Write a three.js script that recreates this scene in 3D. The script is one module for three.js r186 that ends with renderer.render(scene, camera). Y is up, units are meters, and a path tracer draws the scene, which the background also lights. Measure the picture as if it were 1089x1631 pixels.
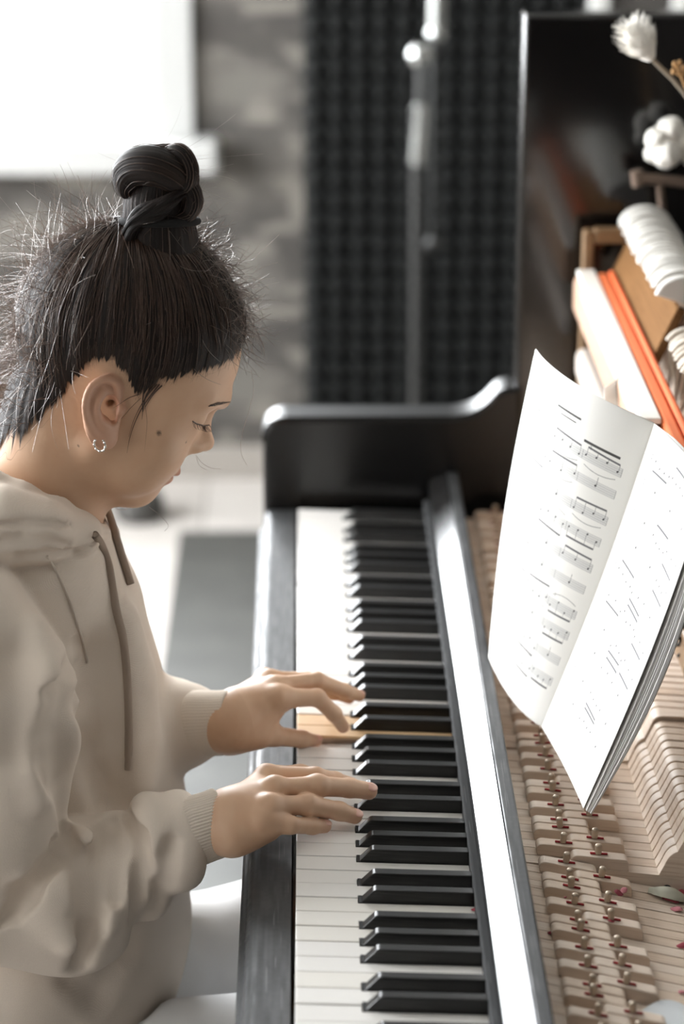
import * as THREE from 'three';
import { mergeGeometries, mergeVertices } from 'three/addons/utils/BufferGeometryUtils.js';
import { RoundedBoxGeometry } from 'three/addons/geometries/RoundedBoxGeometry.js';
import { RectAreaLightUniformsLib } from 'three/addons/lights/RectAreaLightUniformsLib.js';

// ---------------------------------------------------------------- camera, sky, exposure
const scene = new THREE.Scene();
const FPX = 3900, IW = 1089, IH = 1631;
const camera = new THREE.PerspectiveCamera(2 * Math.atan(IH / 2 / FPX) * 180 / Math.PI, IW / IH, 0.05, 60);
const PITCH = 20.46 * Math.PI / 180, YAW = 0.82 * Math.PI / 180;
camera.position.set(0.0125, 1.723, 2.063);
const FW = new THREE.Vector3(Math.sin(YAW) * Math.cos(PITCH), -Math.sin(PITCH), -Math.cos(YAW) * Math.cos(PITCH));
camera.lookAt(camera.position.clone().add(FW));
camera.focus = 2.10;
camera.userData.fStop = 3.2;
const SKY = 7.0, DAY = 17.5, DAYFAR = 21;   // sky seen through the panes, and the daylight each window lets in
scene.background = new THREE.Color(0.97, 0.99, 1.0);
scene.backgroundIntensity = SKY;
const renderer = new THREE.WebGLRenderer({ antialias: true });
renderer.toneMapping = THREE.LinearToneMapping;
renderer.toneMappingExposure = 1.15;
renderer.shadowMap.enabled = true;
// the room's window openings: [x0, x1] in the far wall, [z0, z1] in the left wall
const ZW = -2.77, WX0 = -2.1, WX1 = -0.29, WY0 = 0.72, WY1 = 2.45, LW = [[-2.4, -1.3], [-1.1, 0.0]], LY0 = 0.72, LY1 = 2.5;
RectAreaLightUniformsLib.init();
function daylight(w, h, x, y, z, turn, power) { const l = new THREE.RectAreaLight(0xf7fbff, power, w, h); l.name = 'window_daylight'; l.position.set(x, y, z); l.rotation.y = turn; scene.add(l); }   // shines along its own -z
daylight(WX1 - WX0, WY1 - WY0, (WX0 + WX1) / 2, (WY0 + WY1) / 2, ZW - 0.236, Math.PI, DAYFAR);
const ADDED_WINDOW = [1.15, 2.45];   // unseen last window of the left wall, added as soft fill for the hoodie
daylight(ADDED_WINDOW[1] - ADDED_WINDOW[0], LY1 - LY0, -2.185, (LY0 + LY1) / 2, (ADDED_WINDOW[0] + ADDED_WINDOW[1]) / 2, -Math.PI / 2, DAY * 0.11);  // weak fill lamp added inside that window
for (const [z0, z1] of LW) daylight(z1 - z0, LY1 - LY0, -2.395, (LY0 + LY1) / 2, (z0 + z1) / 2, -Math.PI / 2, DAY);

// ---------------------------------------------------------------- helpers: measuring, random, naming
const V = (x, y, z) => new THREE.Vector3(x, y, z);
const RT = V(Math.cos(YAW), 0, Math.sin(YAW)), UPV = RT.clone().cross(FW);
const ray = (px, py) => FW.clone().addScaledVector(RT, (px - IW / 2) / FPX).addScaledVector(UPV, (IH / 2 - py) / FPX);
const UZ = (px, py, z) => { const d = ray(px, py), t = (z - camera.position.z) / d.z; return camera.position.clone().addScaledVector(d, t); };
const UY = (px, py, y) => { const d = ray(px, py), t = (y - camera.position.y) / d.y; return camera.position.clone().addScaledVector(d, t); };
const pxm = (p) => p.clone().sub(camera.position).dot(FW) / FPX;   // metres that one pixel of the photograph spans at p
let seed = 1234567;
const rnd = () => { seed = (seed * 1664525 + 1013904223) >>> 0; return seed / 4294967296; };
const rr = (a, b) => a + (b - a) * rnd();
const clamp = (x, a, b) => x < a ? a : x > b ? b : x;
const sstep = (a, b, x) => { const t = clamp((x - a) / (b - a), 0, 1); return t * t * (3 - 2 * t); };
const lerp = (a, b, t) => a + (b - a) * t;
const used = {};
const numbered = (n) => { const k = used[n] = (used[n] ?? -1) + 1; return k ? `${n}_${String(k).padStart(3, '0')}` : n; };
function tag(o, label, category, group) { o.userData.label = label; if (category) o.userData.category = category; if (group) o.userData.group = group; return o; }
function thing(name, label, category, pos = [0, 0, 0], group) { const g = new THREE.Group(); g.name = numbered(name); g.position.set(...pos); scene.add(g); return tag(g, label, category, group); }
function obj(name, geo, mat, parent = scene, label) {
  const g = Array.isArray(geo) ? merge(geo) : geo;
  const m = new THREE.Mesh(g, mat); m.name = parent === scene ? numbered(name) : name; m.castShadow = m.receiveShadow = true;
  parent.add(m); if (label) m.userData.label = label; return m;
}
function partGroup(name, parent) { const g = new THREE.Group(); g.name = name; parent.add(g); return g; }
function struct(name, geo, mat, parent = scene) { const m = obj(name, geo, mat, parent); if (parent === scene) m.userData.kind = 'structure'; return m; }
function merge(list) {
  return mergeGeometries(list.map(g => { const h = g.index ? g.toNonIndexed() : g; for (const k of Object.keys(h.attributes)) if (!['position', 'normal', 'uv'].includes(k)) h.deleteAttribute(k); if (!h.attributes.uv) h.setAttribute('uv', new THREE.BufferAttribute(new Float32Array(h.attributes.position.count * 2), 2)); return h; }));
}
// uv in metres from the dominant side of each triangle
function metreUV(g) {
  const h = g.index ? g.toNonIndexed() : g, p = h.attributes.position, n = h.attributes.normal, uv = new Float32Array(p.count * 2);
  for (let i = 0; i < p.count; i += 3) {
    let nx = 0, ny = 0, nz = 0; for (let k = 0; k < 3; k++) { nx += n.getX(i + k); ny += n.getY(i + k); nz += n.getZ(i + k); }
    nx = Math.abs(nx); ny = Math.abs(ny); nz = Math.abs(nz);
    for (let k = 0; k < 3; k++) { const x = p.getX(i + k), y = p.getY(i + k), z = p.getZ(i + k); const a = nx > ny && nx > nz ? [z, y] : ny > nz ? [x, z] : [x, y]; uv[(i + k) * 2] = a[0]; uv[(i + k) * 2 + 1] = a[1]; }
  }
  h.setAttribute('uv', new THREE.BufferAttribute(uv, 2)); return h;
}
const box = (x0, x1, y0, y1, z0, z1) => metreUV(new THREE.BoxGeometry(x1 - x0, y1 - y0, z1 - z0).translate((x0 + x1) / 2, (y0 + y1) / 2, (z0 + z1) / 2));
const rbox = (x0, x1, y0, y1, z0, z1, r = 0.003, s = 2) => metreUV(new RoundedBoxGeometry(x1 - x0, y1 - y0, z1 - z0, s, r).translate((x0 + x1) / 2, (y0 + y1) / 2, (z0 + z1) / 2));
const cyl = (r0, r1, h, n = 16) => new THREE.CylinderGeometry(r0, r1, h, n);
function between(g, a, b) { const d = b.clone().sub(a); g.applyQuaternion(new THREE.Quaternion().setFromUnitVectors(V(0, 1, 0), d.clone().normalize())); const c = a.clone().add(b).multiplyScalar(0.5); return g.translate(c.x, c.y, c.z); }
const rod = (a, b, r, r2 = r, n = 10) => between(cyl(r2, r, a.distanceTo(b), n), a, b);
// profile in (x, y) swept along z
function sweepZ(pts, z0, z1, bevel = 0, closedCurve) {
  const s = closedCurve ?? new THREE.Shape(pts.map(p => new THREE.Vector2(p[0], p[1])));
  const g = new THREE.ExtrudeGeometry(s, { depth: z1 - z0 - 2 * bevel, bevelEnabled: bevel > 0, bevelThickness: bevel, bevelSize: bevel, bevelOffset: -bevel, bevelSegments: 2, curveSegments: 10 });
  return metreUV(g.translate(0, 0, z0 + bevel));
}
function tube(pts, radius, seg = 40, rad = 8, closed = false) {  // radius: number or f(t)
  const c = new THREE.CatmullRomCurve3(pts, closed, 'centripetal'), fr = c.computeFrenetFrames(seg, closed), pos = [], nor = [], uv = [], idx = [];
  const L = c.getLength();
  for (let i = 0; i <= seg; i++) {
    const t = i / seg, p = c.getPointAt(t), r = typeof radius === 'number' ? radius : radius(t);
    for (let j = 0; j <= rad; j++) {
      const a = j / rad * Math.PI * 2, n = fr.normals[i].clone().multiplyScalar(Math.cos(a)).addScaledVector(fr.binormals[i], Math.sin(a));
      pos.push(p.x + n.x * r, p.y + n.y * r, p.z + n.z * r); nor.push(n.x, n.y, n.z); uv.push(j / rad, t * L);
    }
  }
  for (let i = 0; i < seg; i++) for (let j = 0; j < rad; j++) { const a = i * (rad + 1) + j, b = a + rad + 1; idx.push(a, b + 1, b, a, a + 1, b + 1); }
  for (const [i, s] of [[0, 1], [seg, -1]]) if (!closed) {   // end caps
    const p = c.getPointAt(i / seg), k = pos.length / 3; pos.push(p.x, p.y, p.z); const d = fr.tangents[i].clone().multiplyScalar(-s); nor.push(d.x, d.y, d.z); uv.push(0.5, 0);
    for (let j = 0; j < rad; j++) { const a = i * (rad + 1) + j; s > 0 ? idx.push(k, a + 1, a) : idx.push(k, a, a + 1); }
  }
  const g = new THREE.BufferGeometry(); g.setAttribute('position', new THREE.Float32BufferAttribute(pos, 3)); g.setAttribute('normal', new THREE.Float32BufferAttribute(nor, 3)); g.setAttribute('uv', new THREE.Float32BufferAttribute(uv, 2)); g.setIndex(idx); return g;
}

// ---------------------------------------------------------------- noise and textures
const PERM = new Uint8Array(512); { let s = 77; const a = [...Array(256).keys()]; for (let i = 255; i > 0; i--) { s = (s * 1103515245 + 12345) & 0x7fffffff; const j = s % (i + 1);[a[i], a[j]] = [a[j], a[i]]; } for (let i = 0; i < 512; i++) PERM[i] = a[i & 255]; }
function vnoise(x, y, wx = 256, wy = 256) {  // tileable value noise
  const xi = Math.floor(x), yi = Math.floor(y), fx = x - xi, fy = y - yi, u = fx * fx * (3 - 2 * fx), v = fy * fy * (3 - 2 * fy), m = (a, b) => ((a % b) + b) % b;
  const x0 = m(xi, wx), x1 = m(xi + 1, wx), y0 = m(yi, wy), y1 = m(yi + 1, wy), h = (a, b) => PERM[(PERM[a & 255] + b) & 255] / 255;
  return lerp(lerp(h(x0, y0), h(x1, y0), u), lerp(h(x0, y1), h(x1, y1), u), v);
}
const fbm = (x, y, wx, wy, o = 4) => { let s = 0, a = 0.5, t = 0; for (let i = 0; i < o; i++) { s += a * vnoise(x, y, wx, wy); t += a; a *= 0.5; x *= 2; y *= 2; wx *= 2; wy *= 2; } return s / t; };
function tex(w, h, f, srgb = true, rep) {
  const d = new Uint8Array(w * h * 4);
  for (let j = 0; j < h; j++) for (let i = 0; i < w; i++) { const c = f(i / w, j / h), k = (j * w + i) * 4; if (typeof c === 'number') { d[k] = d[k + 1] = d[k + 2] = clamp(c, 0, 1) * 255; d[k + 3] = 255; } else { d[k] = clamp(c[0], 0, 1) * 255; d[k + 1] = clamp(c[1], 0, 1) * 255; d[k + 2] = clamp(c[2], 0, 1) * 255; d[k + 3] = 255; } }
  const t = new THREE.DataTexture(d, w, h); t.wrapS = t.wrapT = THREE.RepeatWrapping; t.magFilter = THREE.LinearFilter; t.minFilter = THREE.LinearMipmapLinearFilter; t.generateMipmaps = true;
  if (srgb) t.colorSpace = THREE.SRGBColorSpace; if (rep) t.repeat.set(...rep); t.needsUpdate = true; return t;
}
const mixc = (a, b, t) => [lerp(a[0], b[0], t), lerp(a[1], b[1], t), lerp(a[2], b[2], t)];
const rgb = (r, g, b) => [r / 255, g / 255, b / 255];
const std = (o) => new THREE.MeshStandardMaterial(o), phy = (o) => new THREE.MeshPhysicalMaterial(o);

// distance fields and their meshing (naive surface nets on a sparse grid)
const smin = (a, b, k) => { const h = Math.max(k - Math.abs(a - b), 0) / k; return Math.min(a, b) - h * h * k * 0.25; };
const smax = (a, b, k) => -smin(-a, -b, k);
function cone(a, b, r0, r1) {
  const ax = a.x, ay = a.y, az = a.z, bx = b.x - ax, by = b.y - ay, bz = b.z - az, bb = bx * bx + by * by + bz * bz || 1e-9;
  return (x, y, z) => { const px = x - ax, py = y - ay, pz = z - az; let t = (px * bx + py * by + pz * bz) / bb; t = t < 0 ? 0 : t > 1 ? 1 : t; const dx = px - bx * t, dy = py - by * t, dz = pz - bz * t; return Math.sqrt(dx * dx + dy * dy + dz * dz) - (r0 + (r1 - r0) * t); };
}
function ell(c, rx, ry, rz) {
  const cx = c.x, cy = c.y, cz = c.z, m = Math.min(rx, ry, rz);
  return (x, y, z) => { const a = (x - cx) / rx, b = (y - cy) / ry, d = (z - cz) / rz, k0 = Math.sqrt(a * a + b * b + d * d); const e = a / rx, f = b / ry, g = d / rz, k1 = Math.sqrt(e * e + f * f + g * g); return k1 < 1e-6 ? -m : k0 * (k0 - 1) / k1; };
}
const union = (list, k) => (x, y, z) => { let d = list[0](x, y, z); for (let i = 1; i < list.length; i++) d = smin(d, list[i](x, y, z), k); return d; };
function chain(pts, k) { const l = []; for (let i = 0; i + 1 < pts.length; i++) l.push(cone(pts[i][0], pts[i + 1][0], pts[i][1], pts[i + 1][1])); return union(l, k); }
function meshSDF(f, lo, hi, h, slack = 1.6) {
  const n = [0, 1, 2].map(i => Math.ceil((hi[i] - lo[i]) / h) + 2), [nx, ny, nz] = n, B = 6, val = new Float32Array(nx * ny * nz).fill(9), I = (i, j, k) => i + nx * (j + ny * k);
  const blocks = [];
  for (let k = 0; k < nz; k += B) for (let j = 0; j < ny; j += B) for (let i = 0; i < nx; i += B) {
    const d = f(lo[0] + (i + B / 2) * h, lo[1] + (j + B / 2) * h, lo[2] + (k + B / 2) * h);
    if (Math.abs(d) < B * h * 0.87 * slack + h) blocks.push([i, j, k]); else { const v = d < 0 ? -9 : 9; for (let c = k; c < Math.min(k + B, nz); c++) for (let b = j; b < Math.min(j + B, ny); b++) for (let a = i; a < Math.min(i + B, nx); a++) val[I(a, b, c)] = v; }
  }
  for (const [i, j, k] of blocks) for (let c = k; c < Math.min(k + B, nz); c++) for (let b = j; b < Math.min(j + B, ny); b++) for (let a = i; a < Math.min(i + B, nx); a++) val[I(a, b, c)] = f(lo[0] + a * h, lo[1] + b * h, lo[2] + c * h);
  const vi = new Map(), pos = [], idx = [];
  const corner = [[0, 0, 0], [1, 0, 0], [0, 1, 0], [1, 1, 0], [0, 0, 1], [1, 0, 1], [0, 1, 1], [1, 1, 1]], edges = [[0, 1], [2, 3], [4, 5], [6, 7], [0, 2], [1, 3], [4, 6], [5, 7], [0, 4], [1, 5], [2, 6], [3, 7]];
  const v8 = new Float32Array(8);
  for (const [i0, j0, k0] of blocks) for (let k = k0 - 1; k < Math.min(k0 + B, nz - 1); k++) for (let j = j0 - 1; j < Math.min(j0 + B, ny - 1); j++) for (let i = i0 - 1; i < Math.min(i0 + B, nx - 1); i++) {
    if (i < 0 || j < 0 || k < 0) continue;
    const key = I(i, j, k); if (vi.has(key)) continue;
    let m = 0; for (let q = 0; q < 8; q++) { v8[q] = val[I(i + corner[q][0], j + corner[q][1], k + corner[q][2])]; if (v8[q] < 0) m |= 1 << q; }
    if (m === 0 || m === 255) continue;
    let sx = 0, sy = 0, sz = 0, s = 0;
    for (const [a, b] of edges) if ((v8[a] < 0) !== (v8[b] < 0)) { const t = clamp(v8[a] / (v8[a] - v8[b]), 0, 1), A = corner[a], C = corner[b]; sx += A[0] + (C[0] - A[0]) * t; sy += A[1] + (C[1] - A[1]) * t; sz += A[2] + (C[2] - A[2]) * t; s++; }
    vi.set(key, pos.length / 3); pos.push(lo[0] + (i + sx / s) * h, lo[1] + (j + sy / s) * h, lo[2] + (k + sz / s) * h);
  }
  const quad = (a, b, c, d, flip) => { if (a === undefined || b === undefined || c === undefined || d === undefined) return; flip ? idx.push(a, c, b, b, c, d) : idx.push(a, b, c, b, d, c); };
  for (const key of vi.keys()) {
    const i = key % nx, j = Math.floor(key / nx) % ny, k = Math.floor(key / nx / ny), a = val[key] < 0;
    if (j > 0 && k > 0 && a !== (val[I(i + 1, j, k)] < 0)) quad(vi.get(I(i, j - 1, k - 1)), vi.get(I(i, j, k - 1)), vi.get(I(i, j - 1, k)), vi.get(key), !a);
    if (i > 0 && k > 0 && a !== (val[I(i, j + 1, k)] < 0)) quad(vi.get(I(i - 1, j, k - 1)), vi.get(I(i - 1, j, k)), vi.get(I(i, j, k - 1)), vi.get(key), !a);
    if (i > 0 && j > 0 && a !== (val[I(i, j, k + 1)] < 0)) quad(vi.get(I(i - 1, j - 1, k)), vi.get(I(i, j - 1, k)), vi.get(I(i - 1, j, k)), vi.get(key), !a);
  }
  const g = new THREE.BufferGeometry(), e = h * 0.7, nor = new Float32Array(pos.length), uv = new Float32Array(pos.length / 3 * 2);
  for (let q = 0; q < pos.length; q += 3) { const x = pos[q], y = pos[q + 1], z = pos[q + 2]; let a = f(x + e, y, z) - f(x - e, y, z), b = f(x, y + e, z) - f(x, y - e, z), c = f(x, y, z + e) - f(x, y, z - e); const l = Math.hypot(a, b, c) || 1; nor[q] = a / l; nor[q + 1] = b / l; nor[q + 2] = c / l; uv[q / 3 * 2] = x + 0.6 * z; uv[q / 3 * 2 + 1] = y + 0.35 * z; }
  g.setAttribute('position', new THREE.Float32BufferAttribute(pos, 3)); g.setAttribute('normal', new THREE.BufferAttribute(nor, 3)); g.setAttribute('uv', new THREE.BufferAttribute(uv, 2)); g.setIndex(idx); return g;
}
const hit = (f, px, py) => { const d = ray(px, py).normalize(); let t = 1.2; for (let i = 0; i < 160; i++) { const p = camera.position.clone().addScaledVector(d, t), s = f(p.x, p.y, p.z); if (s < 0.0004) return p; t += s * 0.8; if (t > 4) return null; } return camera.position.clone().addScaledVector(d, t); };

// ---------------------------------------------------------------- the room
const wallTex = tex(512, 512, (u, v) => {     // rough, mottled grey plaster with patches of old paint and shallow brick courses
  const n = fbm(u * 6, v * 6, 6, 6, 5), p = fbm(u * 14 + 3, v * 14 + 7, 14, 14, 3), row = Math.floor(v * 8), m = Math.abs(((v * 8) % 1) - 0.5) > 0.44 || Math.abs(((u * 4 + (row % 2) * 0.5) % 1) - 0.5) > 0.47;
  const b = PERM[(row * 7 + Math.floor(u * 4 + (row % 2) * 0.5) * 13) & 255] / 255;
  let c = mixc(rgb(68, 65, 62), rgb(112, 108, 102), sstep(0.3, 0.7, n) * 0.85 + b * 0.15);
  c = mixc(c, rgb(142, 137, 128), sstep(0.55, 0.75, p) * 0.65); return m ? mixc(c, rgb(74, 71, 67), 0.25) : c;
}, true, [1 / 1.1, 1 / 0.62]);
const wallMat = std({ map: wallTex, roughness: 0.9, bumpMap: wallTex, bumpScale: 0.006 });
const paleWall = std({ color: 0x98938c, roughness: 0.9, bumpMap: wallTex, bumpScale: 0.002 });
const darkWall = std({ color: 0x8a857f, roughness: 0.9, bumpMap: wallTex, bumpScale: 0.002 });
const whitePaint = std({ color: 0xb4b4b2, roughness: 0.45 });
const ceilMat = std({ color: 0x9c9a95, roughness: 0.9 });
const floorTex = tex(512, 512, (u, v) => { const g = fbm(u * 3, v * 40, 3, 40, 4), k = Math.floor(u * 4), s = PERM[(k * 31) & 255] / 255, j = Math.abs(((u * 4) % 1) - 0.5) > 0.492; const c = mixc(rgb(178, 172, 166), rgb(204, 199, 194), g * 0.7 + s * 0.3); return j ? mixc(c, rgb(110, 105, 100), 0.7) : c; }, true, [1 / 0.8, 1 / 1.6]);
const floorMat = std({ map: floorTex, roughness: 0.42 });
struct('floor', box(-2.5, 2.3, -0.1, 0, -3.1, 4.2), floorMat);
struct('ceiling', box(-2.5, 2.3, 2.9, 3.0, -3.1, 4.2), ceilMat);
// far wall with one window opening
struct('wall_far', [box(-2.5, WX0, 0, 2.9, ZW - 0.26, ZW), box(WX1, 2.3, 0, 2.9, ZW - 0.26, ZW), box(WX0, WX1, 0, WY0, ZW - 0.26, ZW), box(WX0, WX1, WY1, 2.9, ZW - 0.26, ZW)], wallMat);
struct('wall_right', box(2.0, 2.3, 0, 2.9, ZW, 4.2), darkWall);
struct('wall_near', box(-2.2, 2.0, 0, 2.9, 3.9, 4.2), darkWall);
// left wall with two tall windows and an unseen one added for fill
{
  const parts = [box(-2.5, -2.2, 0, LY0, ZW, 4.2), box(-2.5, -2.2, LY1, 2.9, ZW, 4.2)]; let z = ZW;
  for (const [a, b] of [...LW, ADDED_WINDOW]) { parts.push(box(-2.5, -2.2, LY0, LY1, z, a)); z = b; } parts.push(box(-2.5, -2.2, LY0, LY1, z, 4.2));
  struct('wall_left', parts, paleWall);
}
const glass = phy({ color: 0xffffff, roughness: 0.02, transmission: 1, thickness: 0, ior: 1.5 });
const handleMat = std({ color: 0x8b8b88, metalness: 0.8, roughness: 0.35 });
function windowUnit(name, w, y0, y1, nSash, place) {   // built facing +z with its middle at x = 0, its outer face at z = 0
  const g = new THREE.Group(); g.name = name; g.userData.kind = 'structure'; scene.add(g); place(g);
  const f = 0.055, sw = w / nSash;
  for (let i = 0; i < nSash; i++) {
    const x0 = -w / 2 + i * sw, x1 = x0 + sw, s = partGroup('window_sash', g);
    obj('sash_frame', [rbox(x0, x0 + f, y0, y1, 0, 0.05, 0.006), rbox(x1 - f, x1, y0, y1, 0, 0.05, 0.006), rbox(x0 + f - 0.004, x1 - f + 0.004, y0, y0 + f + 0.015, 0.002, 0.048, 0.006), rbox(x0 + f - 0.004, x1 - f + 0.004, y1 - f, y1, 0.002, 0.048, 0.006)], whitePaint, s);
    obj('pane', box(x0 + f - 0.006, x1 - f + 0.006, y0 + f, y1 - f, 0.022, 0.024), glass, s);
  }
  obj('handle', [rbox(-0.012, 0.012, (y0 + y1) / 2 - 0.06, (y0 + y1) / 2 + 0.06, 0.048, 0.056, 0.003), rbox(-0.01, 0.09, (y0 + y1) / 2 - 0.01, (y0 + y1) / 2 + 0.01, 0.062, 0.078, 0.005)], handleMat, g);
  return g;
}
{
  const g = windowUnit('window_1', WX1 - WX0, WY0, WY1, 2, (o) => o.position.set((WX0 + WX1) / 2, 0, ZW - 0.23));
  const cx = (WX0 + WX1) / 2, c = (a) => a - cx;
  obj('sill', rbox(c(WX0 - 0.12), c(WX1 + 0.127), 0.656, 0.722, 0.05, 0.31, 0.012, 3), whitePaint, g);
  obj('casing', [rbox(c(WX1 - 0.002), c(WX1 + 0.078), 0.7215, WY1 + 0.08, 0.231, 0.25, 0.004), rbox(c(WX0 - 0.078), c(WX0 + 0.002), 0.7215, WY1 + 0.08, 0.231, 0.25, 0.004), rbox(c(WX0), c(WX1), WY1, WY1 + 0.08, 0.231, 0.25, 0.004)], whitePaint, g);
  [...LW, ADDED_WINDOW].forEach(([a, b], i) => {
    const w = windowUnit('window_' + (i + 2), b - a, LY0, LY1, 2, (o) => { o.position.set(-2.45, 0, (a + b) / 2); o.rotation.y = Math.PI / 2; });
    obj('sill', rbox(-(b - a) / 2 - 0.06, (b - a) / 2 + 0.06, 0.66, 0.722, 0.05, 0.33, 0.012, 3), whitePaint, w);
    if (i === 2) obj('added_blind', [rbox(-(b - a) / 2 + 0.004, (b - a) / 2 - 0.004, LY0 + 0.01, LY1 - 0.05, 0.235, 0.237, 0.0008), rbox(-(b - a) / 2 + 0.004, (b - a) / 2 - 0.004, LY1 - 0.05, LY1 - 0.004, 0.2, 0.248, 0.012)], phy({ color: 0xf4f1ea, roughness: 1, transmission: 0.4, thickness: 0 }), w);  // cover of the added window, there only to explain its soft fill
  });
}
const skirt = std({ color: 0x9a948d, roughness: 0.6 });
struct('baseboard_far', rbox(-2.2, -0.02, 0, 0.07, ZW - 0.005, ZW + 0.016, 0.004), skirt);
// black acoustic foam beside the window: tiles of moulded pyramids
const foamMat = std({ color: 0x101211, roughness: 0.95 });
{
  const p = 0.0438, nx = 13, ny = 13, X0 = 0.005, pos = [];
  const tri = (a, b, c) => pos.push(...a, ...b, ...c);
  for (let i = 0; i < nx; i++) for (let j = 0; j < ny; j++) { const x0 = i * p, y0 = j * p, x1 = x0 + p, y1 = y0 + p, c = [x0 + p / 2, y0 + p / 2, 0.066], z = 0.014; tri([x0, y0, z], [x1, y0, z], c); tri([x1, y0, z], [x1, y1, z], c); tri([x1, y1, z], [x0, y1, z], c); tri([x0, y1, z], [x0, y0, z], c); }
  const g = new THREE.BufferGeometry(); g.setAttribute('position', new THREE.Float32BufferAttribute(pos, 3)); g.computeVertexNormals();
  const tile = merge([g, box(0.001, nx * p - 0.001, 0.001, ny * p - 0.001, 0, 0.014)]);
  const names = ['lowest', 'second lowest', 'middle', 'fourth from the floor', 'topmost'];
  for (let k = 0; k < 5; k++) { const m = obj('acoustic_foam_tile', tile, foamMat); m.position.set(X0, 0.005 + k * ny * p, ZW + 0.001); tag(m, `black pyramid foam tile on the far wall, ${names[k]} of the column`, 'foam tile', 'acoustic foam tiles on the far wall'); }
}
// dark floor mat under the piano
const matTex = tex(256, 256, (u, v) => { const n = fbm(u * 8, v * 8, 8, 8, 4), w = vnoise(u * 128, v * 128, 128, 128); return mixc(rgb(58, 58, 56), rgb(84, 84, 80), n * 0.6 + w * 0.4); }, true, [1 / 0.5, 1 / 0.5]);
tag(obj('floor_mat', rbox(-0.242, 1.6, 0.0005, 0.006, -2.437, 1.6, 0.002), std({ map: matTex, roughness: 0.5 })), 'large dark grey mat lying on the pale floor under the piano', 'mat');
// microphone stand in front of the foam
{
  const chrome = std({ color: 0xb9bbb9, metalness: 0.9, roughness: 0.22 }), dark = std({ color: 0x3a3a39, metalness: 0.5, roughness: 0.45 });
  const Z = -2.2, a = UZ(664, 600, Z), g = thing('microphone_stand', 'tall metal microphone stand with a boom arm before the black foam wall', 'stand', [a.x, 0, Z]);
  const L = (px, py) => { const p = UZ(px, py, Z); return V(p.x - a.x, p.y, 0); };
  const yc = L(668, 170).y, yk = L(668, 85).y;
  obj('pole', rod(V(0, 0.02, 0), V(L(663, 300).x, yc, 0), 0.0105, 0.0105, 16), dark, g);
  obj('upper_tube', rod(V(L(664, 262).x, L(664, 262).y, 0), V(L(670, 165).x, yc + 0.005, 0), 0.013, 0.013, 16), chrome, g);
  obj('inner_tube', rod(V(L(670, 165).x, yc, 0), V(L(671, 100).x, yk, 0), 0.009, 0.009, 16), dark, g);
  obj('clutch_knob', new THREE.SphereGeometry(0.021, 20, 14).scale(1, 1, 0.8).translate(L(668, 85).x, yk, 0.02), chrome, g);
  obj('joint', new THREE.SphereGeometry(0.017, 16, 12).translate(L(695, 55).x, L(695, 55).y, -0.01), chrome, g);
  obj('boom_arm', rod(V(L(696, 58).x, L(696, 58).y, -0.01), V(L(703, -330).x, L(703, -330).y, -0.02), 0.014, 0.012, 16), std({ color: 0x8e8f8c, metalness: 0.7, roughness: 0.3 }), g);
  obj('boom_tail', rod(V(L(693, 70).x, L(693, 70).y, -0.03), V(L(692, 392).x, L(692, 392).y, -0.03), 0.008, 0.008, 12), std({ color: 0x222322, metalness: 0.4, roughness: 0.5 }), g);
  obj('tail_weight', new THREE.SphereGeometry(0.016, 16, 12).translate(L(692, 395).x, L(692, 395).y, -0.03), dark, g);
  for (let k = 0; k < 3; k++) { const t = k * 2.1 + 0.4; obj('leg', rod(V(0, 0.13, 0), V(Math.cos(t) * 0.28, 0.008, Math.sin(t) * 0.28), 0.007, 0.007, 8), dark, g); }
}
// two white posts of a rack that show above the piano's side
{
  const wm = std({ color: 0xd9d9d5, roughness: 0.4 });
  for (const [px, w, r] of [[954, 0.017, 'left'], [1086, 0.017, 'right']]) {
    const p = UZ(px, 10, -2.5), g = thing('rack_post', `white metal rack post rising behind the tall black piano side, the ${r} one of two`, 'post', [p.x, 0, -2.5], 'white rack posts behind the piano');
    obj('post', rbox(-w, w, 0.012, 2.4, -w, w, 0.004), wm, g); obj('foot', cyl(0.05, 0.055, 0.014, 24).translate(0, 0.007, 0), wm, g);
  }
}
// a dark low foot of furniture far behind the girl
{
  const p = UY(222, 824, 0), g = thing('floor_weight', 'small dark rounded weight standing on the pale floor far behind the girl', 'weight', [p.x, 0, p.z]);
  obj('body', new THREE.LatheGeometry([[0, 0], [0.045, 0], [0.052, 0.012], [0.048, 0.045], [0.03, 0.06], [0, 0.062]].map(q => new THREE.Vector2(...q)), 24), std({ color: 0x44423f, roughness: 0.6 }), g);
  obj('handle', new THREE.TorusGeometry(0.022, 0.005, 8, 20, Math.PI).translate(0, 0.06, 0), std({ color: 0x3a3836, roughness: 0.5 }), g);
}

// ---------------------------------------------------------------- the piano
const KW = 0.0235, zk = (b) => (b - 27) * KW, Z0 = zk(0), Z1 = zk(52);
const wearTex = tex(512, 512, (u, v) => { const n = fbm(u * 5, v * 5, 5, 5, 5), s = fbm(u * 60, v * 4, 60, 4, 3); return clamp(0.16 + 0.35 * sstep(0.45, 0.75, n) + 0.22 * sstep(0.5, 0.8, s), 0, 1); }, false, [1 / 0.22, 1 / 0.3]);
const scratch = (u, v) => sstep(0.70, 0.80, fbm(u * 120, v * 5, 120, 5, 2)) * sstep(0.45, 0.6, vnoise(u * 14, v * 7, 14, 7));   // hairline scratches with an outline of their own
const scuffTex = tex(1024, 512, (u, v) => mixc(rgb(46, 47, 48), rgb(96, 97, 97), 0.7 * scratch(u, v)), true, [1 / 0.16, 1 / 0.3]);
const lacquer = std({ color: 0x0b0b0b, roughness: 0.6, roughnessMap: wearTex });
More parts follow.
